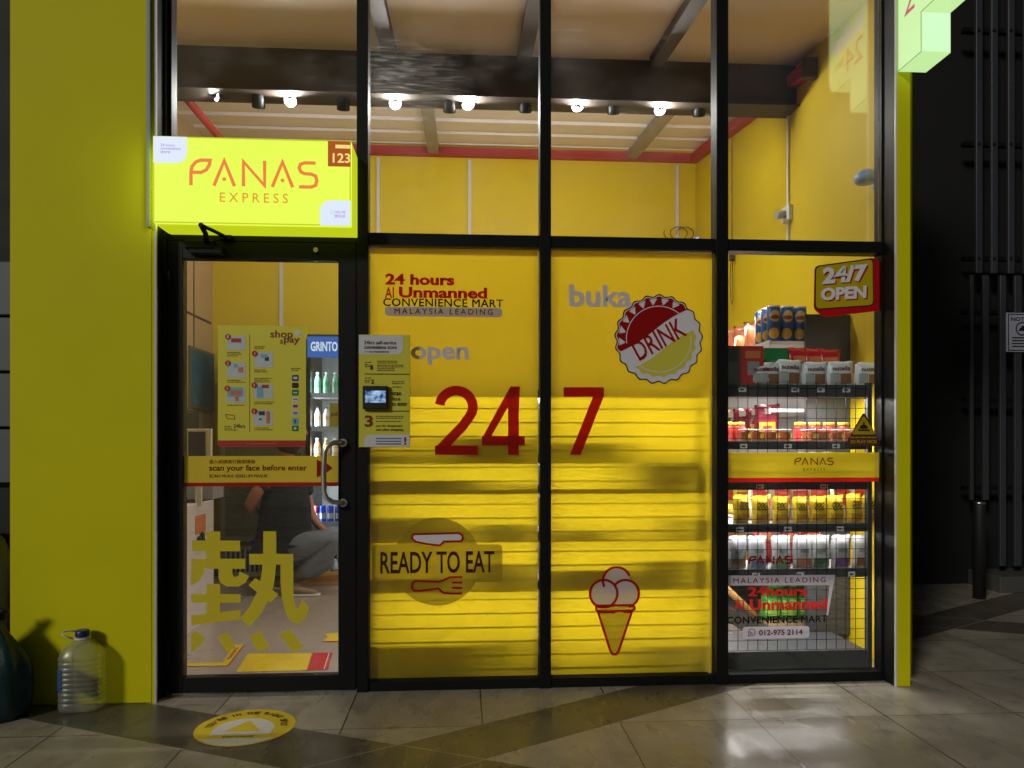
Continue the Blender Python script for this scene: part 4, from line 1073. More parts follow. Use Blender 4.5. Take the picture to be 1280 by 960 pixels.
bw = bottle('milk_bottle', 0.029, 0.2, mat('milk', (214, 206, 196), 0.3), M_cap, mat('beige label', (190, 150, 110), 0.5, 0, 0.3, 30), 'cream milk bottle on the second chiller shelf from the top', 'bottle', 'milk bottles in the chiller')
spread(bw, [(cx0 + 0.07 + 0.078 * i, fy + 0.10, zb[3] + 0.001, 0) for i in range(7)])
cn = thing('drink_can', (0, 0, 0), 'blue drink can on the lowest chiller shelf behind the crouching person', 'can', 'blue cans in the chiller')
MB().lathe([(0.022, 0), (0.029, 0.006), (0.029, 0.15), (0.024, 0.16), (0.024, 0.163), (0.020, 0.161)], n=18).build('can', mat('blue can', (26, 66, 196), 0.25, 0.4, 0.2, 20), cn)
wrap(0.05, 0.10, 200, 340, 0.0294).build('silver_band', mat('silver band', (190, 200, 216), 0.3, 0.4), cn)
spread(cn, [(cx0 + 0.12 + 0.066 * i, fy + 0.08, zb[0] + 0.001, i * .3) for i in range(4)])
cm = copy_tree(cn, label='dark red drink can beside the blue cans on the lowest chiller shelf', group='red cans in the chiller')
for ch in cm.children:
    if ch.name.startswith('can'):
        ch.data = ch.data.copy(); ch.data.materials[0] = mat('maroon can', (120, 34, 44), 0.3, 0.3, 0.2, 20)
spread(cm, [(cx0 + 0.06, fy + 0.08, zb[0] + 0.001, 0)])
# unlit chiller left of it: dark tree reflection painted into its door glass
lx0, lx1 = X(276, 2.9), cx0 - 0.015
lf = chiller(lx0, lx1, 2.9, YB - 0.01, Z(330, 423, 2.9), 'unlit grey green chiller with a dark reflection coloured into its glass behind the crouching person', False, False)
lz0, lz1 = 0.36, Z(330, 430, 2.9)
MB().box(lx0 + 0.004, lx0 + 0.045, 2.876, 2.8995, lz0, lz1).box(lx1 - 0.045, lx1 - 0.004, 2.876, 2.8995, lz0, lz1).box(lx0 + 0.0455, lx1 - 0.0455, 2.877, 2.8985, lz0, lz0 + .05).build('door_frame', mat('grey green chiller steel', (96, 96, 80)), lf)
MB().box(lx0 + 0.046, lx1 - 0.046, 2.884, 2.892, lz0 + 0.051, lz1).build('door_glass', mat('painted reflection glass', (78, 76, 54), 0.12, 0, 0.4, 5, 0, 60), lf)
for z in (0.62, 0.95, 1.3, 1.6): MB().box(lx0 + 0.035, lx1 - 0.035, 2.93, YB - 0.05, z - 0.01, z).build('shelf', M_white, lf)
# picture frame on the left wall and a cabinet below it, dark tree reflection painted into its colour
yp = 2.45
pp = thing('wall_poster', (XL, 2.85, 1.7), 'blue green poster on the beige left wall above the dark glass', 'poster')
MB().box(XL + 0.006, XL + 0.02, 2.79, 3.40, Z(258, 510, 2.9), Z(258, 434, 2.9)).build('frame', mat('olive frame', (110, 104, 70), 0.5), pp)
MB().box(XL + 0.0205, XL + 0.024, 2.82, 3.37, Z(258, 506, 2.9), Z(258, 438, 2.9)).build('print', mat('blue green print', (58, 104, 120), 0.5, 0, 0.6, 9), pp)
sb = thing('side_cabinet', (XL + 0.05, 2.9, 0.006), 'cabinet with a dark olive reflection coloured into its glass front below the blue green poster', 'cabinet')
MB().box(XL + 0.006, XL + 0.07, 2.3, 2.86, 0.006, Z(258, 514, 2.9)).build('carcass', mat('reflection coloured wood', (86, 80, 56), 0.4, 0, 0.3, 6), sb)
MB().box(XL + 0.0705, XL + 0.078, 2.34, 2.82, 0.5, Z(258, 518, 2.9)).build('glass_front', mat('painted reflection glass', (78, 76, 54)), sb)
# ================================================================== white counter at the left, with its monitor
kx1 = -1.75
ct_ = thing('counter', (-2.05, 1.3, 0.006), 'white panelled counter on the left inside the door', 'counter')
MB().box(XL + 0.02, kx1 - 0.02, 0.75, 1.58, 0.006, 0.80).build('carcass', M_white, ct_)
MB().box(kx1 - 0.0195, kx1, 0.62, 1.62, 0.006, 0.82, 0.003).build('side_panel', mat('white laminate', (214, 206, 206), 0.35, 0, 0.03), ct_)
MB().box(kx1 + 0.0005, kx1 + 0.003, 1.26, 1.45, 0.62, 0.74).build('notice', M_prnt_o, ct_)
for y_, z_ in ((1.30, 0.52), (1.36, 0.54)): MB().lathe([(0.001, 0), (0.018, 0.004), (0.02, 0.03), (0.014, 0.05), (0.018, 0.07), (0.001, 0.09)], (kx1 + 0.012, y_, z_), 10).build('hook', M_rubber, ct_)
MB().box(XL + 0.02, kx1 - 0.021, 1.66, 1.9, 0.82, 1.02).build('till_box', M_lgrey, ct_)
MB().box(-1.72, -1.62, 0.50, 0.60, 0.006, 1.05).build('end_post', mat('yellow laminate', (206, 182, 92), 0.5), ct_)
mn = P(248, 555, 1.3)
mo = thing('photo_stand', (mn.x, 1.3, 0.82), 'white framed picture standing on the counter left of the poster', 'picture')
MB().box(mn.x - 0.085, mn.x + 0.085, 1.29, 1.32, mn.z - 0.11, mn.z + 0.10, 0.004).box(mn.x - 0.02, mn.x + 0.02, 1.295, 1.315, 0.80, mn.z - 0.11).build('frame', M_white, mo)
MB().box(mn.x - 0.06, mn.x + 0.05, 1.286, 1.2895, mn.z - 0.085, mn.z + 0.08).build('print', mat('dark blue print', (50, 60, 92), 0.4, 0, 0.6, 14), mo)

# ================================================================== carton of bottled water behind the person
wc = G(403, 729); wc.z = 0.007
wcr = thing('water_tray', (0, 0, 0), 'brown tray of wrapped water bottles on the floor at the person\'s feet', 'carton', None, math.radians(10))
MB().box(-0.26, 0.30, -0.13, 0.14, 0, 0.11, 0.006).build('tray', mat('tray card', (176, 132, 66), 0.6, 0, 0.12, 8), wcr)
MB().box(-0.12, 0.14, -0.132, -0.1305, 0.03, 0.08).build('tray_print', mat('tray print', (150, 100, 40), 0.6), wcr)
b = MB()
for i in range(7):
    for j in range(3): b.lathe([(0.03, 0.0), (0.034, 0.03), (0.03, 0.055), (0.014, 0.085), (0.012, 0.09)], (-0.215 + 0.08 * i, -0.085 + 0.085 * j, 0.1105), 12)
b.build('bottle_tops', mat('clear water plastic', (168, 176, 190), 0.15, 0, 0.1), wcr)
wcr.location = wc
# ================================================================== crouching person (seen from the side, facing right)
def skinned(name, m, joints, bones, parent=None, org=None, sub=2, root=0):
    me = bpy.data.meshes.new(name)
    me.from_pydata([tuple(j[0]) for j in joints], bones, [])
    o = bpy.data.objects.new(name, me); COL.objects.link(o)
    md = o.modifiers.new('skin', 'SKIN'); md.use_smooth_shade = True; md.branch_smoothing = 0.6
    for i, j in enumerate(joints):
        sv = me.skin_vertices[0].data[i]
        r = j[1]; sv.radius = r if isinstance(r, tuple) else (r, r); sv.use_root = (i == root)
    sd = o.modifiers.new('sub', 'SUBSURF'); sd.levels = sub; sd.render_levels = sub
    dg = bpy.context.evaluated_depsgraph_get(); dg.update()
    m2 = bpy.data.meshes.new_from_object(o.evaluated_get(dg))
    bpy.data.objects.remove(o); bpy.data.meshes.remove(me)
    m2.name = name
    off = wloc(parent) if parent is not None else Vector(org or (0, 0, 0))
    for v in m2.vertices: v.co -= off
    m2.materials.clear(); m2.materials.append(m)
    for p in m2.polygons: p.use_smooth = True
    r = bpy.data.objects.new(name, m2); COL.objects.link(r)
    if parent is not None: r.parent = parent
    else: r.location = off
    return r
py = 2.42
J = lambda u, w, y=py: P(u, w, y)
M_skin = mat('skin', (176, 116, 86), 0.5, 0, 0.08, 8)
M_shirt = mat('black cotton', (19, 20, 22), 0.85, 0, 0.3, 12, 1.0, 9)
M_jean = mat('grey blue denim', (108, 116, 128), 0.8, 0, 0.35, 14, 1.0, 11)
M_hair = mat('black hair', (20, 18, 17), 0.5, 0, 0.3, 30, 0.4, 80)
yn, yf = py - 0.13, py + 0.13            # near (left arm, left leg) and far side
pel = J(352, 683)
bj = [(pel, (0.135, 0.12)), (J(352, 655), (0.145, 0.115)), (J(350, 622), (0.155, 0.12)), (J(350, 594), (0.14, 0.11)), (J(356, 574), (0.055, 0.055)), (J(361, 562), (0.052, 0.055)),
      (J(366, 549), (0.082, 0.095)), (J(369, 535), (0.086, 0.10)), (J(370, 523), (0.06, 0.07)),
      # near arm: shoulder, elbow (bare), wrist
      (J(335, 600, yn), 0.062), (J(322, 614, yn - 0.05), 0.050), (J(311, 632, yn - 0.02), 0.044), (J(322, 640, py + 0.10), 0.038), (J(350, 634, py + 0.24), 0.030), (J(362, 631, py + 0.26), (0.022, 0.036)),
      # far arm reaching to the chiller
      (J(374, 598, yf), 0.060), (J(384, 622, yf + 0.03), 0.046), (J(389, 645, yf + 0.02), 0.040), (J(400, 658, yf), 0.032), (J(408, 664, yf), 0.026),
      # legs
      (J(362, 690, yn), 0.085), (J(392, 680, yn - 0.02), 0.080), (J(420, 672, yn - 0.02), 0.060), (J(398, 696, yn - 0.02), 0.055), (J(372, 721, yn - 0.02), 0.036),
      (J(360, 690, yf), 0.085), (J(388, 690, yf), 0.080), (J(412, 700, yf), 0.060), (J(385, 712, yf), 0.052), (J(352, 722, yf), 0.036)]
bb = [(0, 1), (1, 2), (2, 3), (3, 4), (4, 5), (5, 6), (6, 7), (7, 8), (3, 9), (9, 10), (10, 11), (11, 12), (12, 13), (13, 14), (3, 15), (15, 16), (16, 17), (17, 18), (18, 19),
      (0, 20), (20, 21), (21, 22), (22, 23), (23, 24), (0, 25), (25, 26), (26, 27), (27, 28), (28, 29)]
org = G(368, 735); 
person = skinned('person', M_skin, bj, bb, None, (pel.x, py, 0.007))
tag(person, 'person in black t-shirt and grey jeans squatting in front of the chillers', 'person')
hand0 = J(362, 631, py + 0.26)
fing = MB()
for k, (dy, ln) in enumerate(((-0.027, 0.062), (-0.009, 0.072), (0.009, 0.068), (0.027, 0.052))):
    a = hand0 + Vector((0.01, dy, 0.0)); fing.tube([a, a + Vector((ln * .55, 0, -0.004)), a + Vector((ln * .85, 0, -0.024)), a + Vector((ln * .95, 0, -0.04))], [0.0095, 0.009, 0.008, 0.006], 8)
a = hand0 + Vector((-0.01, -0.03, 0.01)); fing.tube([a, a + Vector((0.025, -0.022, -0.004)), a + Vector((0.045, -0.02, -0.02))], [0.011, 0.0095, 0.007], 8)
fing.build('fingers', M_skin, person)
sj = [(J(354, 694), (0.245, 0.245)), (J(355, 676), (0.24, 0.24)), (J(356, 655), (0.225, 0.225)), (J(358, 622), (0.205, 0.205)), (J(358, 594), (0.19, 0.19)), (J(358, 578), (0.10, 0.10)),
      (J(333, 600, yn), 0.085), (J(321, 616, yn - 0.05), 0.073), (J(374, 597, yf), 0.09), (J(385, 622, yf + 0.03), 0.075)]
skinned('t_shirt', M_shirt, sj, [(0, 1), (1, 2), (2, 3), (3, 4), (4, 5), (4, 6), (6, 7), (4, 8), (8, 9)], person, root=2)
jj = [(J(354, 684), (0.18, 0.18)), (J(364, 688, yn), 0.14), (J(394, 679, yn - 0.02), 0.125), (J(423, 670, yn - 0.02), 0.11), (J(400, 696, yn - 0.02), 0.092), (J(374, 720, yn - 0.02), 0.066),
      (J(362, 690, yf), 0.13), (J(389, 690, yf), 0.115), (J(413, 700, yf), 0.10), (J(387, 712, yf), 0.085), (J(358, 722, yf), 0.06), (J(353, 668), (0.15, 0.13))]
skinned('jeans', M_jean, jj, [(11, 0), (0, 1), (1, 2), (2, 3), (3, 4), (4, 5), (0, 6), (6, 7), (7, 8), (8, 9), (9, 10)], person)
for (u_, w_, yy) in ((368, 731, yn - 0.02), (348, 729, yf)):
    p = J(u_, w_, yy); p.z = 0.05
    sh = skinned('shoe', mat('tan trainer', (150, 128, 100), 0.6, 0, 0.3, 20), [(p + Vector((-0.03, 0, 0.012)), 0.042), (p + Vector((0.05, 0, 0.004)), (0.046, 0.038)), (p + Vector((0.13, 0, -0.008)), (0.044, 0.028)), (p + Vector((0.18, 0, -0.014)), (0.03, 0.02))], [(0, 1), (1, 2), (2, 3)], person)
    MB().box(p.x - 0.07, p.x + 0.20, yy - 0.042, yy + 0.042, 0.0065, 0.026, 0.009).build('sole', M_white, sh)
skinned('hair', M_hair, [(J(359, 569), (0.115, 0.12)), (J(364, 550), (0.088, 0.103)), (J(366, 534), (0.096, 0.112)), (J(368, 521), (0.07, 0.08))], [(0, 1), (1, 2), (2, 3)], person)
hc = J(369, 540)
fc = MB()
fc.lathe([(0.001, 0), (0.012, 0.004), (0.016, 0.02), (0.008, 0.045), (0.001, 0.05)], (hc.x + 0.085, py, hc.z - 0.03), 10)
fc.build('nose', M_skin, person)
for dy in (-0.035, 0.035):
    MB().lathe([(0.001, -0.008), (0.010, 0), (0.001, 0.008)], (hc.x + 0.080, py + dy, hc.z + 0.018), 10).build('eye', mat('eye', (40, 30, 26), 0.2), person)
for dy in (-0.088, 0.088):
    MB().lathe([(0.001, -0.03), (0.014, -0.012), (0.016, 0.012), (0.001, 0.03)], (hc.x - 0.01, py + dy, hc.z), 10).build('ear', M_skin, person)
MB().box(hc.x + 0.074, hc.x + 0.082, py - 0.025, py + 0.025, hc.z - 0.052, hc.z - 0.044, 0.003).build('mouth', mat('lips', (140, 78, 70), 0.5), person)

# ================================================================== floor stickers inside
def floor_poly(name, pix, m, label, cat, lift, parent=None):
    a = Art(lambda x, y, d: Vector((x, y, 0.006 + d)), lift)
    a.poly([(G(u, w).x, G(u, w).y) for u, w in pix])
    c = G(*pix[0])
    o = a.build(name, m, parent, None if parent else (c.x, c.y, 0.0065))
    return tag(o, label, cat) if label else o
M_fy = mat('yellow floor vinyl', (226, 196, 44), 0.4, 0, 0.05, 6); M_fr = mat('red floor vinyl', (190, 36, 46), 0.4, 0, 0.05, 6)
fm = floor_poly('floor_marking', [(295, 842), (310, 819), (390, 818), (383, 840)], M_fy, 'broad yellow floor sticker with a red end just inside the door', 'floor sticker', 0.003)
for k, pix in enumerate(([(383.5, 840), (391, 818), (416, 817.5), (410, 839)],)):
    floor_poly('red_end', pix, M_fr, None, None, 0.003, fm)
floor_poly('white_stripe', [(404.5, 839), (411, 818), (412, 818), (405.7, 839)], M_prnt_w, None, None, 0.0045, fm)
fl = floor_poly('corner_marking', [(233, 835), (233, 831), (278, 830), (293, 808), (305, 807), (284, 834)], M_fy, 'yellow angled floor sticker with small lettering under the door character', 'floor sticker', 0.003)
floor_poly('dark_edge', [(284.8, 834), (305.6, 807), (306.5, 807), (286, 834)], M_prnt_r, None, None, 0.0035, fl)
a = Art(lambda x, y, d: Vector((x, y, 0.006 + d)), 0.005)
g0, g1 = G(285, 827), G(297, 811)
dv = (g1 - g0); an = math.atan2(dv.y, dv.x)
a.text('MIND THE GAP'[:0] or 'PANAS', (g0.x + g1.x) / 2 - dv.length * .45, (g0.x + g1.x) / 2 + dv.length * .45, (g0.y + g1.y) / 2 - 0.010, (g0.y + g1.y) / 2 + 0.010, 0.02, an)
a.build('lettering', M_prnt_r, fl)
fa = floor_poly('arrow_marking', [(403, 803), (410, 798), (407, 793.5), (425, 793), (450, 793), (450, 803)], M_fy, 'small yellow ribbon shaped floor sticker by the door\'s right stile', 'floor sticker', 0.003)
floor_poly('dark_edge', [(402, 804), (450, 804), (450, 803.1), (403, 803.1)], M_prnt_r, None, None, 0.003, fa)

# ================================================================== stickers and lettering on the glass
YG_ = -0.0046
FG = face_frame(YG_)
def RG(u0, w0, u1, w1): return R(u0, w0, u1, w1, YG_)
def base(u, w): return P(u, w, YG_)
def pxs(pts): return [(X(u, YG_), Z(u, w, YG_)) for u, w in pts]
L0 = 0.0006
# "24 hours ..." block
s = thing('window_lettering', base(555, 396), 'red and black lettering 24 hours AI Unmanned at the top of the left film pane', 'lettering')
a = Art(FG, L0); a.text('24 hours', *RG(481.5, 342.5, 568, 356.5), 0.045); a.text('AI', *RG(481, 359, 492.5, 373), 0.02); a.text('Unmanned', *RG(498.5, 359, 609, 373), 0.04); a.build('red_lettering', V_red, s)
a = Art(FG, L0 + .0016); a.text('CONVENIENCE MART', *RG(479, 373.6, 629, 383.6), 0.018, 0, 0, 1.08); a.build('black_lettering', V_black, s)
a = Art(FG, L0); a.rrect(*RG(481, 384, 628, 395.8), 0.02); a.build('pill', V_lilac, s)
a = Art(FG, L0 + .0016); a.text('MALAYSIA LEADING', *RG(493, 386, 616, 393), 0.006, 0, 0, 1.4); a.build('small_lettering', V_dred, s)
# plain words and numbers
def word(body, rect, m, label, bold, **k):
    a = Art(FG, L0); a.text(body, *RG(*rect), bold, **k)
    x0, x1, z0, z1 = RG(*rect)
    return tag(a.build('window_lettering', m, None, ((x0 + x1) / 2, YG_, z0)), label, 'lettering')
word('open', (513.5, 433.5, 586, 456), V_grey, 'grey word open on the left film pane beside the face scan board', 0.03)
word('buka', (711.5, 356, 790, 384), V_grey, 'grey word buka at the top of the middle film pane', 0.03)
def bignum(body_pts, label, foot):
    a = Art(FG, L0)
    for kind, q in body_pts:
        q = pxs([(x, y) for x, y in q])
        if kind == 'poly': a.poly(q)
        else: a.stroke(q, 12.2 * 0.004)
    return tag(a.build('window_lettering', V_red, None, base(*foot)), label, 'lettering')
two = [(570.3 + 20.8 * math.cos(math.radians(t)), 509 - 20.8 * math.sin(math.radians(t))) for t in range(172, -26, -9)] + [(586, 522), (578, 533), (549, 563)]
bignum([('stroke', two), ('poly', [(543.7, 556.8), (597.5, 556.8), (597.5, 568.6), (543.7, 568.6)]),
        ('poly', [(638, 483), (650, 483), (614, 545.5), (602.5, 547.5)]), ('poly', [(602.3, 545), (656, 545), (656, 556.6), (602.3, 556.6)]), ('poly', [(635, 512), (648.6, 512), (648.6, 568.6), (635, 568.6)]), ('poly', [(636, 486), (650, 483), (648.6, 514), (635, 514)])],
       'large red number 24 on the left film pane', (600, 569))
bignum([('poly', [(704.3, 484), (755, 484), (755, 496), (704.3, 496)]), ('poly', [(741.5, 495), (755, 495), (726, 568.6), (712.3, 568.6)])], 'large red number 7 on the middle film pane', (730, 569))
# bottle cap sticker
cx, cz = base(823.5, 424).x, base(823.5, 424).z
k_ = 3.72 / 930 * 1.005
def scal(r, n=21, amp=0.028, ph=0.2): return [(cx + r * (1 + amp * math.sin(n * t + ph)) * math.cos(t), cz + r * (1 + amp * math.sin(n * t + ph)) * math.sin(t)) for t in [2 * PI * i / 168 for i in range(168)]]
s = thing('bottle_cap_sticker', base(823, 480), 'round red, white and yellow bottle cap sticker reading DRINK', 'sticker')
a = Art(FG, L0); a.poly(scal(55.5 * k_)); a.build('dark_outline', V_black, s)
a = Art(FG, L0 + .0006); a.poly(scal(53.8 * k_)); a.build('white_cap', V_white, s)
ba = math.radians(30); nx, nz = -math.sin(ba), math.cos(ba)
def arcline(off, bend, r):
    pts = []
    for i in range(25):
        t = -1 + 2 * i / 24
        a_, b_ = t * r, off + bend * math.sin(t * PI * 0.8)
        pts.append((cx + a_ * math.cos(ba) - b_ * math.sin(ba), cz + a_ * math.sin(ba) + b_ * math.cos(ba)))
    return pts
def wave_side(r, off, bend, sgn):
    """cap area on one side of a wavy band edge"""
    an0 = math.asin(max(-1, min(1, off / r)))
    e = arcline(off, bend, r * math.cos(an0) * 0.985)
    if sgn > 0: arcp = [(cx + r * (1 + .028 * math.sin(21 * t + .2)) * math.cos(t), cz + r * (1 + .028 * math.sin(21 * t + .2)) * math.sin(t)) for t in [ba + an0 + 0.03 + (PI - 2 * an0 - 0.06) * i / 60 for i in range(61)]]
    else: arcp = [(cx + r * (1 + .028 * math.sin(21 * t + .2)) * math.cos(t), cz + r * (1 + .028 * math.sin(21 * t + .2)) * math.sin(t)) for t in [ba + an0 - 0.03 - (PI + 2 * an0 - 0.06) * i / 60 for i in range(61)]]
    return e + arcp
a = Art(FG, L0 + .0012); a.poly(wave_side(52.6 * k_, 12.5 * k_, 3 * k_, 1)); a.build('red_half', V_red, s)
a = Art(FG, L0 + .0012); a.poly(wave_side(47 * k_, -13.5 * k_, 3 * k_, -1)); a.build('yellow_half', vinyl('pale yellow vinyl', (228, 218, 80), 0.12), s)
a = Art(FG, L0 + .0018)
for i in range(21):
    t = (PI / 2 - .2 + 2 * PI * i) / 21 + PI / 21
    d = (t - ba) % (2 * PI)
    if 0.45 < d < PI - 0.45:
        q = lambda r, dt: (cx + r * k_ * math.cos(t + dt), cz + r * k_ * math.sin(t + dt))
        a.poly([q(51.0, -0.095), q(51.0, 0.095), q(43.5, 0.05), q(43.5, 0.02)])
a.stroke(arc(cx, cz, 41.5 * k_, 50, 188, 30), 0.004)
a.stroke(arc(cx, cz, 41.5 * k_, 232, 366, 30), 0.004)
a.build('white_marks', V_white, s)
a = Art(FG, L0 + .0026); a.text('DRINK', cx - 35 * k_, cx + 35 * k_, cz - 12.5 * k_, cz + 12.5 * k_, 0.012, ba * 0.96, 0.0); a.build('lettering', V_red, s)
# ready to eat
s = thing('ready_to_eat_sticker', base(546, 758), 'dark yellow sticker reading READY TO EAT with knife and fork outlines', 'sticker')
def parc(u, w, r, a0, a1, n=10): return [(u + r * math.cos(math.radians(a0 + (a1 - a0) * i / n)), w - r * math.sin(math.radians(a0 + (a1 - a0) * i / n))) for i in range(n + 1)]
un = parc(546, 702, 55, 23, 157, 30) + parc(470.5, 686, 5.5, 90, 180) + parc(470.5, 722, 5.5, 180, 270) + parc(546, 702, 55, 207.6, 332.4, 30) + parc(622.5, 722, 5.5, 270, 360) + parc(622.5, 686, 5.5, 0, 90)
a = Art(FG, L0); a.poly(pxs(un)); a.build('backing', V_olive, s)
a = Art(FG, L0 + .0026); a.text('READY TO EAT', *RG(475.5, 689, 618, 716.5), 0.018); a.build('lettering', V_brown, s)
def c7(pts): return pxs([(440 + x / 2.783, 570 + y / 2.783) for x, y in pts])
kn = c7([(214, 272), (370, 268), (382, 274), (386, 284), (380, 296), (320, 297), (306, 311), (260, 306), (222, 298), (208, 286)])
a = Art(FG, L0 + .0018); a.poly(kn); a.build('knife_blade', V_white, s)
a = Art(FG, L0 + .0026); a.stroke(kn, 0.010, True)
fk = c7([(384, 421), (340, 421), (318, 432), (300, 437), (222, 434), (210, 442), (208, 458), (216, 468), (240, 468), (300, 460), (318, 476), (344, 478), (384, 478)])
a.stroke(fk, 0.010)
for yy in (440, 458): a.stroke(c7([(348, yy), (384, yy)]), 0.010)
a.build('outline', V_red, s)
# ice cream
s = thing('ice_cream_sticker', base(768, 818), 'red outlined ice cream cone sticker with three pale scoops', 'sticker')
sc_ = [pxs([(u, w)])[0] for u, w in ((770.6, 726), (754.5, 742), (781.5, 742))]
r_ = 17.3 * k_
a = Art(FG, L0)
for c in sc_: a.disc(*c, r_)
a.build('scoops', vinyl('cream vinyl', (240, 232, 238), 0.5), s)
a = Art(FG, L0 + .002)
a.stroke(arc(*sc_[0], r_, 20, 205, 24), 0.0125); a.stroke(arc(*sc_[1], r_, 0, 360, 40)[:-1], 0.0125, True); a.stroke(arc(*sc_[2], r_, -75, 138, 28), 0.0125)
x0, x1, z0, z1 = RG(745, 756.5, 793, 763.5)
rim = [(x0 + .012, z0), (x1 - .012, z0), (x1, z0 + .008), (x1, z1 - .008), (x1 - .012, z1), (x0 + .012, z1), (x0, z1 - .008), (x0, z0 + .008)]
a.stroke(rim, 0.0115, True)
a.stroke(pxs([(747, 763.5), (763, 814), (766, 817.5), (770, 817.5), (773, 814), (790, 763.5)]), 0.0125)
a.stroke(pxs([(750, 765.3), (769, 765.3)]), 0.010); a.stroke(pxs([(779, 765.3), (788, 765.3)]), 0.010)
a.build('outline', V_red, s)
a = Art(FG, L0 + .001); a.rect(*RG(746, 757.5, 792, 763)); a.poly(pxs([(748, 764.5), (789, 764.5), (772, 815), (764, 815)])); a.build('cone', V_olive, s)

# ---- right pane
s = thing('open_sign_sticker', base(1058, 395), 'yellow and red 24/7 OPEN sticker at the top of the clear right pane', 'sticker')
def rquad(pts, r=5):
    out = []
    n = len(pts)
    for i in range(n):
        p = Vector(pts[i]); a_ = (Vector(pts[i - 1]) - p).normalized(); b_ = (Vector(pts[(i + 1) % n]) - p).normalized()
        s0, s1 = p + a_ * r, p + b_ * r
        for t in (0, .25, .5, .75, 1): out.append(tuple((1 - t) ** 2 * s0 + 2 * t * (1 - t) * p + t * t * s1))
    return out
M_sr = vinyl('opaque red vinyl', (186, 18, 26), 0.15); M_sy = vinyl('opaque yellow vinyl', (206, 184, 22), 0.15); M_sw = vinyl('opaque white vinyl', (240, 240, 246), 0.1)
a = Art(FG, L0); a.poly(pxs(rquad([(1018, 333), (1093, 322), (1103.5, 330), (1103.5, 388), (1030, 396.5), (1017, 387)], 5))); a.build('red_block', M_sr, s)
a = Art(FG, L0 + .0008); a.poly(pxs(rquad([(1018.5, 332.5), (1091.5, 322.5), (1092.5, 382.5), (1018, 387.5)], 6))); a.build('dark_rim', V_brown, s)
a = Art(FG, L0 + .0014); a.poly(pxs(rquad([(1020, 334), (1090.3, 324.3), (1091, 381), (1019.5, 386)], 5.5))); a.build('yellow_face', M_sy, s)
a = Art(FG, L0 + .0022); a.text('24/7', *RG(1028, 334.5, 1087, 355), 0.055, 0.10, 0.1); a.text('OPEN', *RG(1027, 360, 1085.5, 376), 0.055, 0.07, 0.1); a.build('red_shadow', M_sr, s)
a = Art(FG, L0 + .0032); a.text('24/7', *RG(1026.5, 332.5, 1085, 353.5), 0.05, 0.10, 0.1); a.text('OPEN', *RG(1025.5, 358.5, 1083.5, 374.5), 0.05, 0.07, 0.1); a.build('lettering', M_sw, s)
# triangle
s = thing('bell_sticker', base(1078, 558), 'brown and yellow triangle sticker with a bell reading SO PLAY NICE', 'sticker')
a = Art(FG, L0); a.poly(pxs(rquad([(1079.5, 514), (1102, 557.5), (1055.5, 557.5)], 6))); a.build('brown_border', V_brown, s)
a = Art(FG, L0 + .0010); a.poly(pxs(rquad([(1079.5, 519.5), (1095, 543), (1064.5, 543)], 2.5))); a.build('yellow_field', V_yel, s)
a = Art(FG, L0 + .0018)
bc = pxs([(1079.5, 536)])[0]
a.poly(arc(*bc, 5.6 * k_, 0, 180, 14)); a.rect(*RG(1072.3, 536.8, 1087, 538.8)); a.rect(*RG(1078.6, 527.5, 1080.4, 531)); a.build('bell', V_brown, s)
a = Art(FG, L0 + .0018); a.text('SO PLAY NICE!', *RG(1063, 550, 1095.5, 554), 0.03)
for (q0, q1) in ((1062.5, 1068), (1069, 1074), (1075, 1082), (1083, 1089), (1090, 1095.5)): a.rect(*RG(q0, 546, q1, 547.4))
a.build('lettering', V_yel, s)
# band
def RB(u0, w0, u1, w1): return RG(u0, w0, u1, w1)
s = thing('shop_band', base(1003, 602), 'yellow vinyl band with small red PANAS EXPRESS across the clear right pane', 'sticker')
xa, xb = X(907.5) + 0.001, X(1098)
a = Art(FG, L0); _, _, b0, b1 = RG(980, 565.5, 1030, 597); a.rect(xa, xb, b0, b1); a.build('yellow_band', V_yel, s)
zr0 = Z(1005, 602.5, YG_); a = Art(FG, L0); a.rect(xa, xb, zr0, b0 - 0.0005); a.build('red_stripe', V_red, s)
a = Art(FG, L0 + .001); logo(a, *RG(993, 572.5, 1041.5, 581), 0.0055); a.build('lettering', V_dred, s)
a = Art(FG, L0 + .001); a.text('EXPRESS', *RG(1004, 585, 1031, 588.5), 0.0, 0, 0, 1.5); a.build('small_lettering', V_dred, s)
# lower lettering block
s = thing('window_lettering', base(975, 800), 'red and black lettering with phone number low on the clear right pane', 'lettering')
V_rr = vinyl('bright red vinyl', (206, 44, 38), 0.35)
a = Art(FG, L0); logo(a, *RG(936, 695.5, 989, 704.5), 0.0095); a.build('shop_name', V_dred, s)
a = Art(FG, L0); a.poly(pxs([(909, 719.5), (1044, 718.5), (1035, 769), (1033, 769), (1037, 731.5), (907.6, 732), (907.6, 722)])); a.build('banner', V_lilac, s)
a = Art(FG, L0 + .001); a.text('MALAYSIA LEADING', *RG(916.5, 722, 1032, 728.5), 0.006, 0, 0, 1.3); a.build('small_lettering', V_dred, s)
a = Art(FG, L0); a.text('24hours', *RG(935, 733, 1008.5, 745), 0.035); a.text('AI', *RG(918, 749.5, 930, 762), 0.03); a.text('Unmanned', *RG(937, 748.5, 1034, 762), 0.04); a.build('red_lettering', V_rr, s)
a = Art(FG, L0); a.text('CONVENIENCE MART', *RG(908.6, 770, 1034, 779), 0.02, 0, 0, 1.05); a.build('black_lettering', V_black, s)
a = Art(FG, L0 + .0008); a.rrect(*RG(928, 783, 1011.5, 798), 0.016); a.build('pill', V_lilac, s)
a = Art(FG, L0 + .0018); a.text('012-975 2114', *RG(948.5, 786.7, 1003, 794), 0.03); a.build('phone_number', V_dred, s)
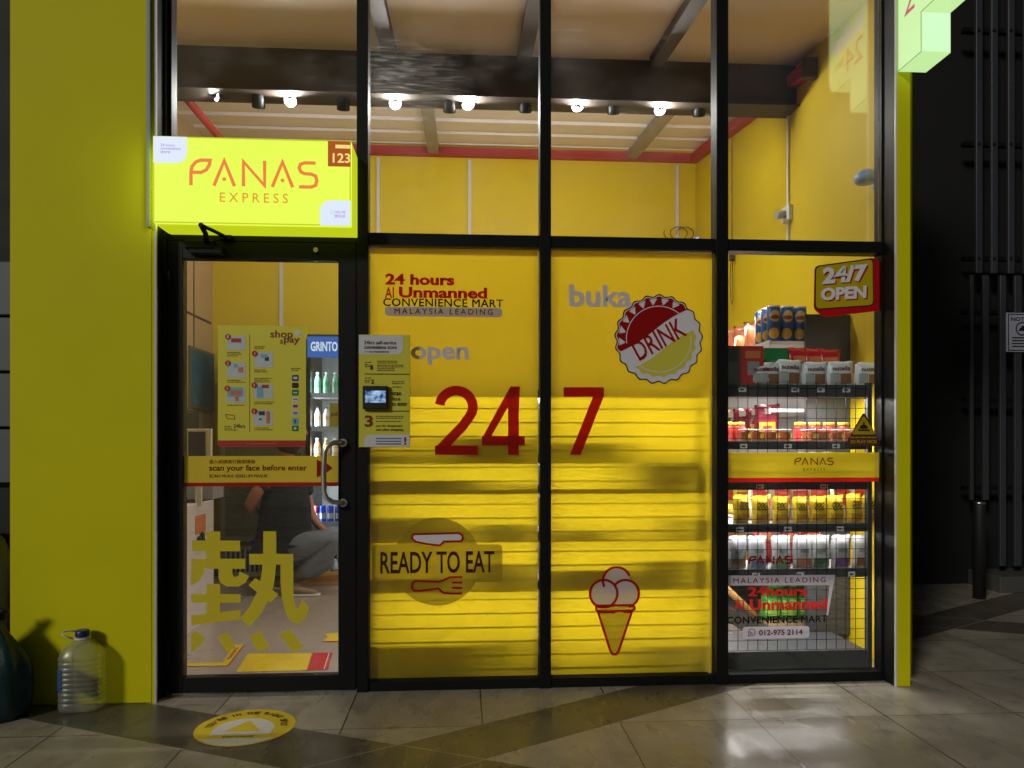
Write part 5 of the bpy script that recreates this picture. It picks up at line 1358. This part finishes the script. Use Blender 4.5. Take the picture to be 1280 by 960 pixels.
pc = pxs([(939.5, 790.3)])[0]
a = Art(FG, L0 + .0018); a.stroke(arc(*pc, 4.4 * k_, -110, 235, 24), 0.0035); a.stroke([(pc[0] - 4 * k_, pc[1] - 1.8 * k_), (pc[0] - 5.2 * k_, pc[1] - 5 * k_), (pc[0] - 1.6 * k_, pc[1] - 4.2 * k_)], 0.003)
a.stroke(arc(pc[0] + 1.0 * k_, pc[1] + 1.0 * k_, 2.9 * k_, 175, 275, 8), 0.0055); a.build('phone_symbol', V_dred, s)

# ================================================================== on the door glass
YD = -0.0156
FD = face_frame(YD)
def RD(u0, w0, u1, w1): return R(u0, w0, u1, w1, YD)
def pxd(pts): return [(X(u, YD), Z(u, w, YD)) for u, w in pts]
s = thing('door_band', P(330, 607, YD), 'yellow vinyl band reading scan your face before enter across the door', 'sticker')
V_yd = vinyl('door yellow vinyl', (224, 200, 66), 0.2); V_rd = vinyl('door red vinyl', (166, 36, 34), 0.3)
_, _, zb0, zb1 = RD(300, 570, 360, 603)
a = Art(FD, L0); a.rect(gx0 + .001, gx1 - .001, zb0, zb1); a.build('yellow_band', V_yd, s)
a = Art(FD, L0); a.rect(gx0 + .001, gx1 - .001, RD(300, 570, 360, 607.8)[2], zb0 - 0.0004); a.build('red_stripe', V_rd, s)
a = Art(FD, L0 + .001); a.text('scan your face before enter', *RD(261.5, 581, 384, 590.5), 0.022); a.text('SCAN MUKA SEBELUM MASUK', *RD(261.5, 593, 335, 596.8), 0.015); a.build('lettering', V_dred, s)
a = Art(FD, L0 + .001); a.text('進入前請進行臉部掃描', *RD(261.5, 574.5, 319, 579.5), 0.012); a.build('small_lettering', V_dred, s)
a = Art(FD, L0 + .001); a.poly(pxd([(396, 574.5), (402, 577), (402, 594), (396, 597)])); a.poly(pxd([(402.5, 574.5), (416, 585), (402.5, 595)])); a.build('arrow', V_rd, s)
# the big character
def c5(pts): return pxd([(190 + x / 3, 560 + y / 3) for x, y in pts])
a = Art(FD, L0)
for st in ([(203, 313), (256, 313), (256, 440), (203, 440)], [(150, 347), (330, 347), (330, 387), (150, 387)], [(147, 415), (350, 415), (350, 453), (147, 453)],
           [(147, 448), (198, 448), (194, 472), (176, 500), (145, 517)], [(250, 448), (302, 448), (302, 474), (310, 484), (326, 478), (328, 462), (365, 480), (352, 504), (326, 519), (280, 519), (258, 506), (250, 488)],
           [(205, 510), (256, 510), (256, 632), (205, 638)], [(147, 548), (332, 548), (332, 580), (147, 580)], [(147, 628), (332, 607), (332, 642), (147, 665)],
           [(418, 312), (466, 312), (466, 440), (457, 515), (432, 580), (402, 630), (365, 672), (332, 638), (368, 592), (394, 540), (410, 480), (416, 420)],
           [(365, 397), (530, 397), (530, 437), (365, 437)], [(482, 430), (530, 430), (530, 520), (532, 565), (540, 600), (549, 602), (562, 566), (590, 598), (575, 640), (552, 658), (527, 654), (502, 622), (487, 560), (482, 500)],
           [(388, 487), (475, 548), (445, 580), (362, 515)], [(147, 700), (160, 686), (172, 690), (200, 715), (182, 742), (147, 768)], [(248, 705), (285, 690), (315, 750), (280, 768)], [(365, 705), (405, 684), (440, 745), (400, 767)], [(478, 700), (515, 677), (570, 745), (532, 767)]):
    a.poly(c5(st))
tag(a.build('door_character', vinyl('door olive vinyl', (222, 204, 56), 0.02), None, P(310, 816, YD)), 'huge yellow Chinese character low on the door glass', 'lettering')
# poster
s = thing('shop_pay_poster', P(327, 559, YD), 'yellow shop and pay instruction poster on the door glass', 'poster')
MB().box(X(272.5, YD), X(382.5, YD), YD - 0.002, YD - 0.0003, Z(327, 558.5, YD), Z(327, 407, YD)).build('sheet', mat('poster yellow', (224, 214, 60), 0.5, 0, 0.04), s)
YP = YD - 0.0022; FP = face_frame(YP)
def RP(u0, w0, u1, w1): return R(u0, w0, u1, w1, YP)
a = Art(FP, L0); a.rect(X(272.5, YP), X(382.5, YP), *RP(272, 550.5, 383, 558.4)[2:]); a.build('red_footer', M_prnt_r, s)
a = Art(FP, L0 + .001); a.text('@panasexpress24', *RP(313, 553, 345, 556), 0.01); a.stroke(arc(*[(X(310, YP), Z(310, 554.5, YP))][0], 0.005, 0, 360, 12)[:-1], 0.0015, True); a.build('footer_lettering', M_prnt_o, s)
M_dr = mat('printed dark red', (122, 40, 24), 0.5)
a = Art(FP, L0); a.text('shop', *RP(338, 412.8, 366, 425), 0.02); a.text('&', *RP(350, 424.5, 354.5, 430), 0.0); a.text('pay', *RP(355, 422.5, 374.5, 431), 0.02); a.build('title', M_dr, s)
a = Art(FP, L0); a.poly([(X(u, YP), Z(u, w, YP)) for u, w in ((368, 413), (376.5, 414), (377, 417), (371.5, 420.5), (368, 418))]); a.build('card_symbol', M_prnt_w, s)
cards = ((284, 420, 307, 437.5), (284, 453, 307, 472.5), (283.5, 484, 307, 503), (318, 440, 341, 459.5), (317.5, 480, 341, 498.5), (317, 512.5, 340.5, 532))
for c in cards:
    a = Art(FP, L0); a.rect(*RP(*c)); a.build('step_picture', mat('picture pale', (196, 204, 212), 0.5, 0, 0.12, 20), s)
a = Art(FP, L0 + .001); a.rect(*RP(289, 423, 301.5, 428)); a.rect(*RP(327, 481, 336, 485)); a.build('red_details', M_prnt_r, s)
a = Art(FP, L0 + .001); a.rect(*RP(298, 459, 304, 465.5)); a.rect(*RP(288, 488, 302, 494)); a.rect(*RP(294, 496, 298, 501)); a.rect(*RP(333, 514, 337, 529)); a.build('hand_details', M_prnt_o, s)
a = Art(FP, L0 + .0006); a.rect(*RP(284, 484.3, 304, 496)); a.rect(*RP(321, 483, 329, 497)); a.rect(*RP(292, 454.5, 297, 459)); a.rect(*RP(326, 442.5, 334, 447)); a.build('blue_details', M_prnt_c, s)
a = Art(FP, L0 + .001); a.rect(*RP(323.5, 514, 331, 519)); a.rect(*RP(331, 446, 336, 451)); a.rect(*RP(324, 523, 327, 525)); a.build('dark_details', mat('printed navy', (40, 44, 62), 0.5), s)
nums = ((285, 421), (285, 454), (284.3, 485.5), (318.5, 442), (318, 481.5), (318, 514))
a = Art(FP, L0 + .0022)
for n_, (u, w) in enumerate(nums): a.disc(X(u, YP), Z(u, w, YP), 3.4 * k_, 20)
a.build('step_discs', M_prnt_r, s)
a = Art(FP, L0 + .0034)
for n_, (u, w) in enumerate(nums): a.text(str(n_ + 1), *RP(u - 0.9, w - 1.8, u + 0.9, w + 1.8), 0.03)
a.build('step_numbers', M_prnt_w, s)
a = Art(FP, L0); a.rect(*RP(311.7, 418, 312.3, 540))
rr = random.Random(5)
for (u, w, n_, wd) in ((284, 440, 3, 18), (284, 475, 2, 24), (284, 506, 1, 22), (318, 433, 2, 15), (318, 462, 2, 21), (318, 472.5, 3, 24), (318, 502, 2, 26), (318, 534.5, 2, 24), (280.5, 532.5, 2, 10), (280.5, 537, 1, 22), (364, 460, 2, 12)):
    for k in range(n_):
        x_ = u; e_ = u + wd * rr.uniform(.7, 1)
        while x_ < e_:
            l_ = rr.uniform(1.5, 4); a.rect(*RP(x_, w + k * 2.2, min(e_, x_ + l_), w + k * 2.2 + 0.9)); x_ += l_ + 0.8
a.text('24hrs', *RP(292, 530, 306.5, 535), 0.015)
a.build('small_print', M_prnt_k, s)
a = Art(FP, L0); a.stroke([(X(u, YP), Z(u, w, YP)) for u, w in ((282, 518), (293, 519.5), (293.5, 524), (284, 523.5))], 0.004, True); a.build('card_outline', M_prnt_r, s)
icons = ((468.5, 476.5, M_prnt_b), (478.5, 485, M_rubber), (487, 494.5, M_prnt_g), (496, 502.5, M_prnt_w), (504.5, 511, M_prnt_w), (513, 520, M_prnt_w), (522.5, 531, M_prnt_c), (532, 539, M_prnt_g))
for w0, w1, m in icons:
    a = Art(FP, L0); a.rrect(*RP(365, w0, 373.3, w1), 0.005); ic = a.build('payment_badge', m, s)
a = Art(FP, L0 + .001); a.rect(*RP(366.8, 471, 371.5, 473.8)); a.rect(*RP(366.8, 490, 371.5, 491.6)); a.disc(X(369, YP), Z(369, 535.5, YP), 0.007, 14); a.build('badge_marks_white', M_prnt_w, s)
a = Art(FP, L0 + .001); a.disc(X(368, YP), Z(368, 507.7, YP), 0.008, 14); a.disc(X(370.4, YP), Z(370.4, 507.7, YP), 0.008, 14); a.rect(*RP(366.5, 498.5, 372, 499.6)); a.build('badge_marks_red', M_prnt_r, s)
a = Art(FP, L0 + .001); a.rect(*RP(366.5, 515, 371.8, 516.2)); a.rect(*RP(366.5, 517, 371.8, 518)); a.rect(*RP(368, 524.5, 370, 529)); a.build('badge_marks_blue', M_prnt_b, s)
# small PULL sign hanging inside the glass
s = thing('pull_sign', P(418, 534, 0.02), 'small yellow sign reading pull inside the door glass above the handle', 'sign')
MB().box(X(412, -0.004), X(424, -0.004), -0.0062, -0.0045, Z(418, 534, 0), Z(418, 504, 0)).build('sheet', mat('pull sheet', (200, 176, 36), 0.5), s)
# it is fixed behind the glass, so its print faces out
# (print on the outer face)
a = Art(face_frame(-0.0063), 0.0004); a.text('pull', *R(414, 514.5, 422, 521.5, -0.0063), 0.02); a.build('lettering', M_dr, s)
# ================================================================== face scan board on the mullion
YB0, YB1 = -0.0485, -0.060
s = thing('face_scan_board', P(480, 559, YB0), 'tall yellow instruction board with a small lit screen right of the door', 'board')
MB().box(X(448.5, YB1), X(512.5, YB1), YB1, YB0, Z(480, 559, YB1), Z(480, 418.5, YB1), 0.001, 1).build('panel', mat('board yellow', (216, 208, 60), 0.5, 0, 0.04), s)
FB = face_frame(YB1 - 0.0002)
YY = YB1 - 0.0002
def c6(x, y): return 440 + x / 6, 410 + y / 6
def RB6(x0, y0, x1, y1): return R(*c6(x0, y0), *c6(x1, y1), YY)
a = Art(FB, L0); a.rrect(*RB6(52, 55, 383, 200), 0.03, (0, 1, 0, 0)); a.build('white_panel', M_prnt_w, s)
a = Art(FB, L0); a.rrect(*RB6(90, 800, 432, 890), 0.03, (0, 0, 0, 1)); a.build('white_panel', M_prnt_w, s)
a = Art(FB, L0 + .001); a.text('24hrs self-service', *RB6(92, 96, 332, 124), 0.025); a.text('convenience store', *RB6(92, 130, 335, 158), 0.025); a.text('二十四小時自助便利店', *RB6(92, 172, 278, 186), 0.01)
a.text('1', *RB6(136, 278, 156, 312), 0.03); a.text('2', *RB6(142, 385, 165, 418), 0.03); a.text('scan', *RB6(298, 480, 368, 505), 0.02); a.text('face', *RB6(298, 515, 362, 545), 0.02); a.text('to enter', *RB6(298, 556, 415, 585), 0.02)
a.text('use the designated', *RB6(180, 725, 375, 745), 0.015); a.text('exit after shopping', *RB6(180, 752, 385, 776), 0.015)
for w_ in (343, 620): a.rect(*RB6(95, w_, 432, w_ + 5))
rr = random.Random(9)
for (x_, y_, n_, wd) in ((95, 255, 1, 50), (95, 272, 2, 36), (188, 246, 2, 150), (188, 276, 2, 200), (188, 302, 2, 130), (95, 372, 1, 50), (95, 390, 2, 40), (300, 400, 2, 90), (300, 440, 1, 70), (180, 660, 2, 205), (180, 697, 1, 190)):
    for k in range(n_):
        q = x_
        while q < x_ + wd:
            l_ = rr.uniform(10, 26); a.rect(*RB6(q, y_ + 13 * k, min(x_ + wd, q + l_), y_ + 13 * k + 5)); q += l_ + 5
a.build('lettering', M_prnt_k, s)
a = Art(FB, L0 + .001); a.text('3', *RB6(95, 655, 157, 742), 0.03); a.text('!', *RB6(390, 818, 408, 876), 0.03); a.build('red_lettering', M_dr, s)
a = Art(FB, L0 + .0018)
for y_ in (826, 846, 866): a.rect(*RB6(180, y_, 370, y_ + 6))
a.build('blue_lines', M_prnt_b, s)
t = MB().box(*[v for v in (X(c6(85, 0)[0], YY), X(c6(270, 0)[0], YY))], YY - 0.030, YY - 0.0006, Z(*c6(178, 610), YY), Z(*c6(178, 437), YY), 0.004).build('terminal', M_rubber, s)
EB = bpy.data.materials.new('lit screen'); EB.use_nodes = True
n, l = EB.node_tree.nodes, EB.node_tree.links
e = n.new('ShaderNodeEmission'); tc = n.new('ShaderNodeTexCoord'); no = n.new('ShaderNodeTexNoise'); no.inputs['Scale'].default_value = 34; no.inputs['Detail'].default_value = 4
crp = n.new('ShaderNodeValToRGB'); crp.color_ramp.elements[0].position = .38; crp.color_ramp.elements[0].color = rgb(20, 60, 130); crp.color_ramp.elements[1].position = .66; crp.color_ramp.elements[1].color = rgb(190, 225, 255)
l.new(tc.outputs['Object'], no.inputs['Vector']); l.new(no.outputs['Fac'], crp.inputs[0]); l.new(crp.outputs[0], e.inputs[0]); e.inputs[1].default_value = 0.85
l.new(e.outputs[0], n['Material Output'].inputs[0])
x0, x1, z0, z1 = R(*c6(98, 470), *c6(252, 560), YY - 0.031)
MB().box(x0, x1, YY - 0.0315, YY - 0.0303, z0, z1).build('screen', EB, t)
x0, x1, z0, z1 = R(*c6(270, 440), *c6(283, 610), YY)
MB().box(x0, x1, YY - 0.012, YY - 0.0006, z0, z1).build('side_light', mat('amber plastic', (214, 150, 40), 0.4), t)
# ================================================================== round floor sticker outside
c = G(307, 909)
RAD = 0.207
s = thing('floor_sticker', (c.x, c.y, 0.001), 'round yellow floor sticker reading you\'re in the right spot in front of the door', 'floor sticker')
FF = floor_frame(c.x, c.y, 0.002)
M_fs = mat('worn yellow floor vinyl', (238, 210, 36), 0.4, 0, 0.08, 14, 0.05, 60)
a = Art(FF, 0.0); a.disc(0, 0, RAD, 72); a.build('yellow_disc', M_fs, s)
M_fw = mat('worn white floor vinyl', (228, 226, 220), 0.45, 0, 0.14, 14)
a = Art(FF, 0.001)
seg = clip([(0.198 * math.cos(2 * PI * k / 72), 0.198 * math.sin(2 * PI * k / 72)) for k in range(72)], 0, -0.128, 0, -1); a.poly(seg)
a.poly([(-0.125, -0.092), (0.125, -0.092), (0.125, -0.03)] + arc(0, -0.03, 0.125, 5, 175, 16) + [(-0.125, -0.03)])
a.build('white_field', M_fw, s)
a = Art(FF, 0.002); a.poly([(-0.075, -0.055), (0.075, -0.055), (0.0, 0.065)]); a.build('triangle', M_fs, s)
txt = "YOU'RE IN THE RIGHT SPOT"
a = Art(FF, 0.0015)
n_ = len(txt); a0, a1 = 178, 2
for i, chh in enumerate(txt):
    if chh == ' ': continue
    t = math.radians(a0 + (a1 - a0) * i / (n_ - 1)); r_ = 0.158
    wd = {'I': 0.006, "'": 0.006}.get(chh, 0.021); hh = 0.030 if chh != "'" else 0.010
    px_, py_ = r_ * math.cos(t), r_ * math.sin(t)
    if chh == "'": px_, py_ = (r_ + .01) * math.cos(t), (r_ + .01) * math.sin(t)
    a.text(chh, px_ - wd / 2, px_ + wd / 2, py_ - hh / 2, py_ + hh / 2, 0.03, t - PI / 2)
a.text('STAND TO ENTER'[:0] or 'SCAN TO ENTER', -0.065, 0.065, -0.118, -0.102, 0.02)
a.build('lettering', mat('printed maroon', (96, 34, 22), 0.5), s)

# ================================================================== water bottle
b0 = G(103, 886); b0.z = 0.001
wb = thing('water_bottle', b0, 'large clear water bottle with blue cap and white carry loop by the yellow wall', 'bottle', None, math.radians(8))
ws_ = 3.42 / 930
hb = 0.350
prof = [(0.070, 0.0), (0.088, 0.006), (0.092, 0.02)]
z = 0.03
while z < 0.225:
    prof += [(0.0925, z), (0.0925, z + 0.010), (0.0885, z + 0.0145), (0.0885, z + 0.0185)]; z += 0.023
prof += [(0.093, 0.236), (0.091, 0.250), (0.078, 0.278), (0.054, 0.303), (0.032, 0.318), (0.026, 0.322), (0.026, 0.334)]
def clear_plastic():
    m = bpy.data.materials.new('clear bottle plastic'); m.use_nodes = True
    n, l = m.node_tree.nodes, m.node_tree.links; n.remove(n['Principled BSDF'])
    lw = n.new('ShaderNodeLayerWeight'); lw.inputs[0].default_value = 0.5
    pw = n.new('ShaderNodeMath'); pw.operation = 'POWER'; pw.inputs[1].default_value = 1.6; l.new(lw.outputs['Facing'], pw.inputs[0])
    ma = n.new('ShaderNodeMath'); ma.operation = 'MULTIPLY_ADD'; ma.inputs[1].default_value = 0.35; ma.inputs[2].default_value = 0.07; l.new(pw.outputs[0], ma.inputs[0])
    g = n.new('ShaderNodeBsdfGlossy'); g.inputs['Roughness'].default_value = 0.3
    t = n.new('ShaderNodeBsdfTransparent'); t.inputs[0].default_value = (0.88, 0.89, 0.88, 1)
    gl = n.new('ShaderNodeBsdfGlass'); gl.inputs['IOR'].default_value = 1.12; gl.inputs['Roughness'].default_value = 0.06
    d = n.new('ShaderNodeBsdfDiffuse'); d.inputs[0].default_value = (0.75, 0.78, 0.78, 1)
    s0 = n.new('ShaderNodeMixShader'); s0.inputs[0].default_value = 0.25
    s1 = n.new('ShaderNodeMixShader'); s2 = n.new('ShaderNodeMixShader'); s2.inputs[0].default_value = 0.14
    l.new(t.outputs[0], s0.inputs[1]); l.new(gl.outputs[0], s0.inputs[2])
    l.new(ma.outputs[0], s1.inputs[0]); l.new(s0.outputs[0], s1.inputs[1]); l.new(g.outputs[0], s1.inputs[2])
    l.new(s1.outputs[0], s2.inputs[1]); l.new(d.outputs[0], s2.inputs[2]); l.new(s2.outputs[0], n['Material Output'].inputs[0])
    return m
o = MB().lathe(prof, n=48, sq=(3.2, 1.0, 0.80)).build('body', clear_plastic(), wb)
o.location = (0, 0, 0)
for v in o.data.vertices: v.co += b0
o.parent = wb
def local(mb, name, m, parent): 
    o = mb.build(name, m, None); o.parent = parent; return o
for v in o.data.vertices: pass
local(MB().lathe([(0.029, 0.334), (0.030, 0.336), (0.030, 0.358), (0.027, 0.361)], n=28), 'cap', mat('navy cap', (34, 46, 104), 0.35), wb)
local(MB().lathe([(0.0275, 0.318), (0.034, 0.320), (0.034, 0.327), (0.0275, 0.329)], n=24), 'neck_ring', M_white, wb)
local(MB().tube([(-0.030, -0.01, 0.323), (-0.062, -0.02, 0.338), (-0.078, -0.022, 0.352), (-0.070, -0.016, 0.362), (-0.045, -0.004, 0.360), (-0.028, 0.006, 0.356)], 0.004, 8), 'carry_loop', M_white, wb)
lb = MB(); n_ = 14; vs = []
for i in range(n_ + 1):
    t = math.radians(168 + (232 - 168) * i / n_); x_, y_ = math.cos(t), math.sin(t); d_ = (abs(x_) ** 3.2 + abs(y_) ** 3.2) ** (1 / 3.2)
    vs.append([lb.bm.verts.new((0.0945 * x_ / d_, 0.0945 * 0.80 * y_ / d_, zz)) for zz in (0.10, 0.20)])
for i in range(n_):
    f = lb.bm.faces.new((vs[i][0], vs[i + 1][0], vs[i + 1][1], vs[i][1])); f.smooth = True
local(lb, 'label', mat('blue paper label', (44, 84, 150), 0.5, 0, 0.3, 40), wb)

# ================================================================== dark teal bag, knotted, at the left edge
g0 = G(-10, 897)
bgm = mat('teal plastic bag', (14, 50, 52), 0.35, 0, 0.25, 8, 0.35, 24)
bb_ = thing('tied_bag', (g0.x, g0.y, 0.001), 'dark teal tied plastic bag at the foot of the yellow wall', 'bag')
b = MB(); rings = []
for j in range(22):
    z = j / 21 * 0.43
    t = j / 21
    r = 0.155 * (0.92 + 0.10 * math.sin(t * 5)) * (1 if t < 0.55 else max(0.16, 1 - ((t - 0.55) / 0.45) ** 1.5 * 0.86))
    if t < 0.06: r *= 0.97
    ring = []
    for k in range(40):
        an = 2 * PI * k / 40
        rr_ = r * (1 + 0.05 * math.sin(3 * an + t * 3) + (0.05 + 0.10 * t) * math.sin(9 * an + 2 * math.sin(t * 4)) * 0.7)
        ring.append(b.bm.verts.new((g0.x + rr_ * math.cos(an), g0.y + rr_ * 0.8 * math.sin(an), 0.001 + z)))
    rings.append(ring)
for r0, r1 in zip(rings, rings[1:]):
    for k in range(40):
        f = b.bm.faces.new((r0[k], r0[(k + 1) % 40], r1[(k + 1) % 40], r1[k])); f.smooth = True
b.bm.faces.new(rings[0][::-1]); b.bm.faces.new(rings[-1])
b.build('bag_body', bgm, bb_)
kn = MB()
kx_, kz_ = g0.x + 0.01, 0.445
kn.tube([(kx_ - 0.03, g0.y, kz_ - 0.02), (kx_ + 0.0, g0.y - 0.02, kz_), (kx_ + 0.03, g0.y, kz_ + 0.002), (kx_, g0.y + 0.02, kz_ + 0.006)], 0.018, 10)
kn.tube([(kx_, g0.y, kz_), (kx_ + 0.035, g0.y - 0.005, kz_ + 0.03), (kx_ + 0.06, g0.y, kz_ + 0.025)], [0.012, 0.016, 0.008], 8)
kn.build('knot', mat('black tie', (14, 16, 16), 0.5), bb_)
# pale roll leaning just inside the left edge, behind the bag
r0 = G(-22, 880)
rl = thing('grey_sack', (r0.x, r0.y, 0.001), 'grey sack standing at the left edge behind the teal bag', 'sack')
b = MB().lathe([(0.10, 0.0), (0.125, 0.02), (0.135, 0.3), (0.13, 0.55), (0.12, 0.66), (0.09, 0.76), (0.05, 0.81), (0.01, 0.825)], (r0.x, r0.y, 0.001), 28)
b.build('sack_body', mat('grey woven sack', (110, 114, 122), 0.7, 0, 0.2, 8, 0.3, 60), rl)

# ================================================================== far left: pale shutter beyond the cladding
xs_ = X(-60, 0)
sh = thing('side_building', (xs_, 0.0, 0), 'dark building with pale shutter panels seen in the gap at the left edge', 'building')
MB().box(X(-300, 0.0), X(10, YC) - 0.01, 0.0, 0.05, 0, 6).build('wall', mat('near black wall', (22, 24, 30), 0.7), sh)
zsa, zsb = Z(5, 605, -0.05), Z(5, 325, -0.05)
for i in range(4):
    za = zsa + (zsb - zsa) * i / 4; zb_ = zsa + (zsb - zsa) * (i + 1) / 4
    MB().box(X(-250, 0), X(8, YC), -0.05, -0.002, za + 0.006, zb_ - 0.006, 0.004, 1).build('shutter_panel', mat('pale shutter', (88, 94, 106), 0.5, 0, 0.05), sh)

# ================================================================== right: dark recess with slats
YR = 2.45
M_blk = mat('matt black render', (17, 17, 18), 0.8, 0, 0.2, 3)
dw = thing('dark_wall', (X(1170, 2.2), YR, 0), 'matt black wall in the dark recess right of the narrow yellow pillar', 'wall')
MB().box(XR + 0.12, 9.0, YR, YR + 0.2, 0, 6.5).build('wall_face', M_blk, dw)
ys = 2.25
scr = thing('slat_screen', (X(1250, ys), ys, 0.2), 'tall screen of upright grey slats on a black frame in the dark recess', 'screen')
M_slat = mat('grey aluminium slat', (62, 65, 72), 0.4, 0.2, 0.1, 3)
zmid = Z(1240, 343, ys); zlow = Z(1250, 690, ys)
for i, u in enumerate((1221.5, 1240.5, 1261.5, 1281, 1301, 1321)):
    x = X(u, ys); w_ = 0.027
    MB().box(x - w_, x + w_, ys - 0.03, ys, zmid + 0.004, 6.0, 0.003, 1).build('slat', M_slat, scr)
for i, u in enumerate((1212.5, 1230, 1251, 1270, 1290, 1310)):
    x = X(u, ys); w_ = (0.014, 0.024, 0.025, 0.03, 0.03, 0.03)[i]
    MB().box(x - w_, x + w_, ys - 0.03, ys, Z(u, 625, ys) if i < 2 else Z(u, 707, ys), zmid - 0.012, 0.003, 1).build('slat', M_slat, scr)
for w_ in (38, 180, 323, 390, 500, 610): MB().box(X(1206, ys), X(1340, ys), ys + 0.001, ys + 0.05, Z(1250, w_, ys) - 0.018, Z(1250, w_, ys) + 0.018).build('cross_rail', M_black, scr)
bo_ = MB()
for u in (1221.5, 1240.5, 1261.5):
    for w_ in (38, 180, 323): 
        p = P(u + 2, w_, ys - 0.0305); bo_.tube([p, p + Vector((0, -0.008, 0))], 0.014, 8)
bo_.build('bolt_heads', M_rubber, scr)
pb = G(1224, 748)
po = thing('bollard', (pb.x, pb.y, 0), 'short dark steel post standing in front of the slat screen', 'bollard')
zt_ = Z(1224, 627, pb.y)
xw = 7.2 * dep(pb.x, pb.y) / F
MB().lathe([(xw, 0.0), (xw, zt_ - 0.03), (xw * 0.98, zt_ - 0.02)], (pb.x, pb.y, 0), 24).build('post', mat('dark steel post', (36, 37, 40), 0.5, 0.2, 0.1, 4), po)
MB().lathe([(xw * 1.03, zt_ - 0.0195), (xw * 1.03, zt_ - 0.006), (xw * 0.9, zt_)], (pb.x, pb.y, 0), 24).build('cap', M_chrome, po)
tag(MB().box(X(1234, 2.2), 9.0, 2.05, ys + 0.19, 0, 0.13, 0.006).build('kerb_step', mat('dark concrete', (78, 76, 74), 0.7, 0, 0.15, 5, 0.2, 60)), kind='structure')
yn_ = ys - 0.045
no_ = thing('notice_sign', P(1275, 440, yn_), 'small white NOTICE sign with a barred circle hung on the grey slats', 'sign')
M_np = mat('notice board white', (176, 176, 196), 0.45, 0, 0.05)
nx0, nx1, nz0, nz1 = R(1258.5, 440, 1297, 391, yn_)
MB().box(nx0, nx1, yn_, ys - 0.031, nz0, nz1, 0.002, 1).build('board', M_np, no_)
FN = face_frame(yn_ - 0.0004)
a = Art(FN, 0.0006); x0, x1, z0, z1 = R(1260.5, 438, 1295, 393, yn_); a.stroke([(x0, z0), (x1, z0), (x1, z1), (x0, z1)], 0.008, True)
a.text('NOTICE', *R(1263.5, 396.5, 1292, 401.5, yn_), 0.03)
cN = P(1277.5, 411, yn_); a.stroke(arc(cN.x, cN.z, 0.052, 0, 360, 30)[:-1], 0.011, True); a.poly([(cN.x - 0.035, cN.z - 0.018), (cN.x + 0.035, cN.z - 0.018), (cN.x + 0.03, cN.z + 0.012), (cN.x + 0.008, cN.z + 0.03), (cN.x - 0.02, cN.z + 0.004)])
for k in range(4): a.rect(*R(1265, 421.5 + 3.6 * k, 1290, 423 + 3.6 * k, yn_))
a.build('print', M_rubber, no_)
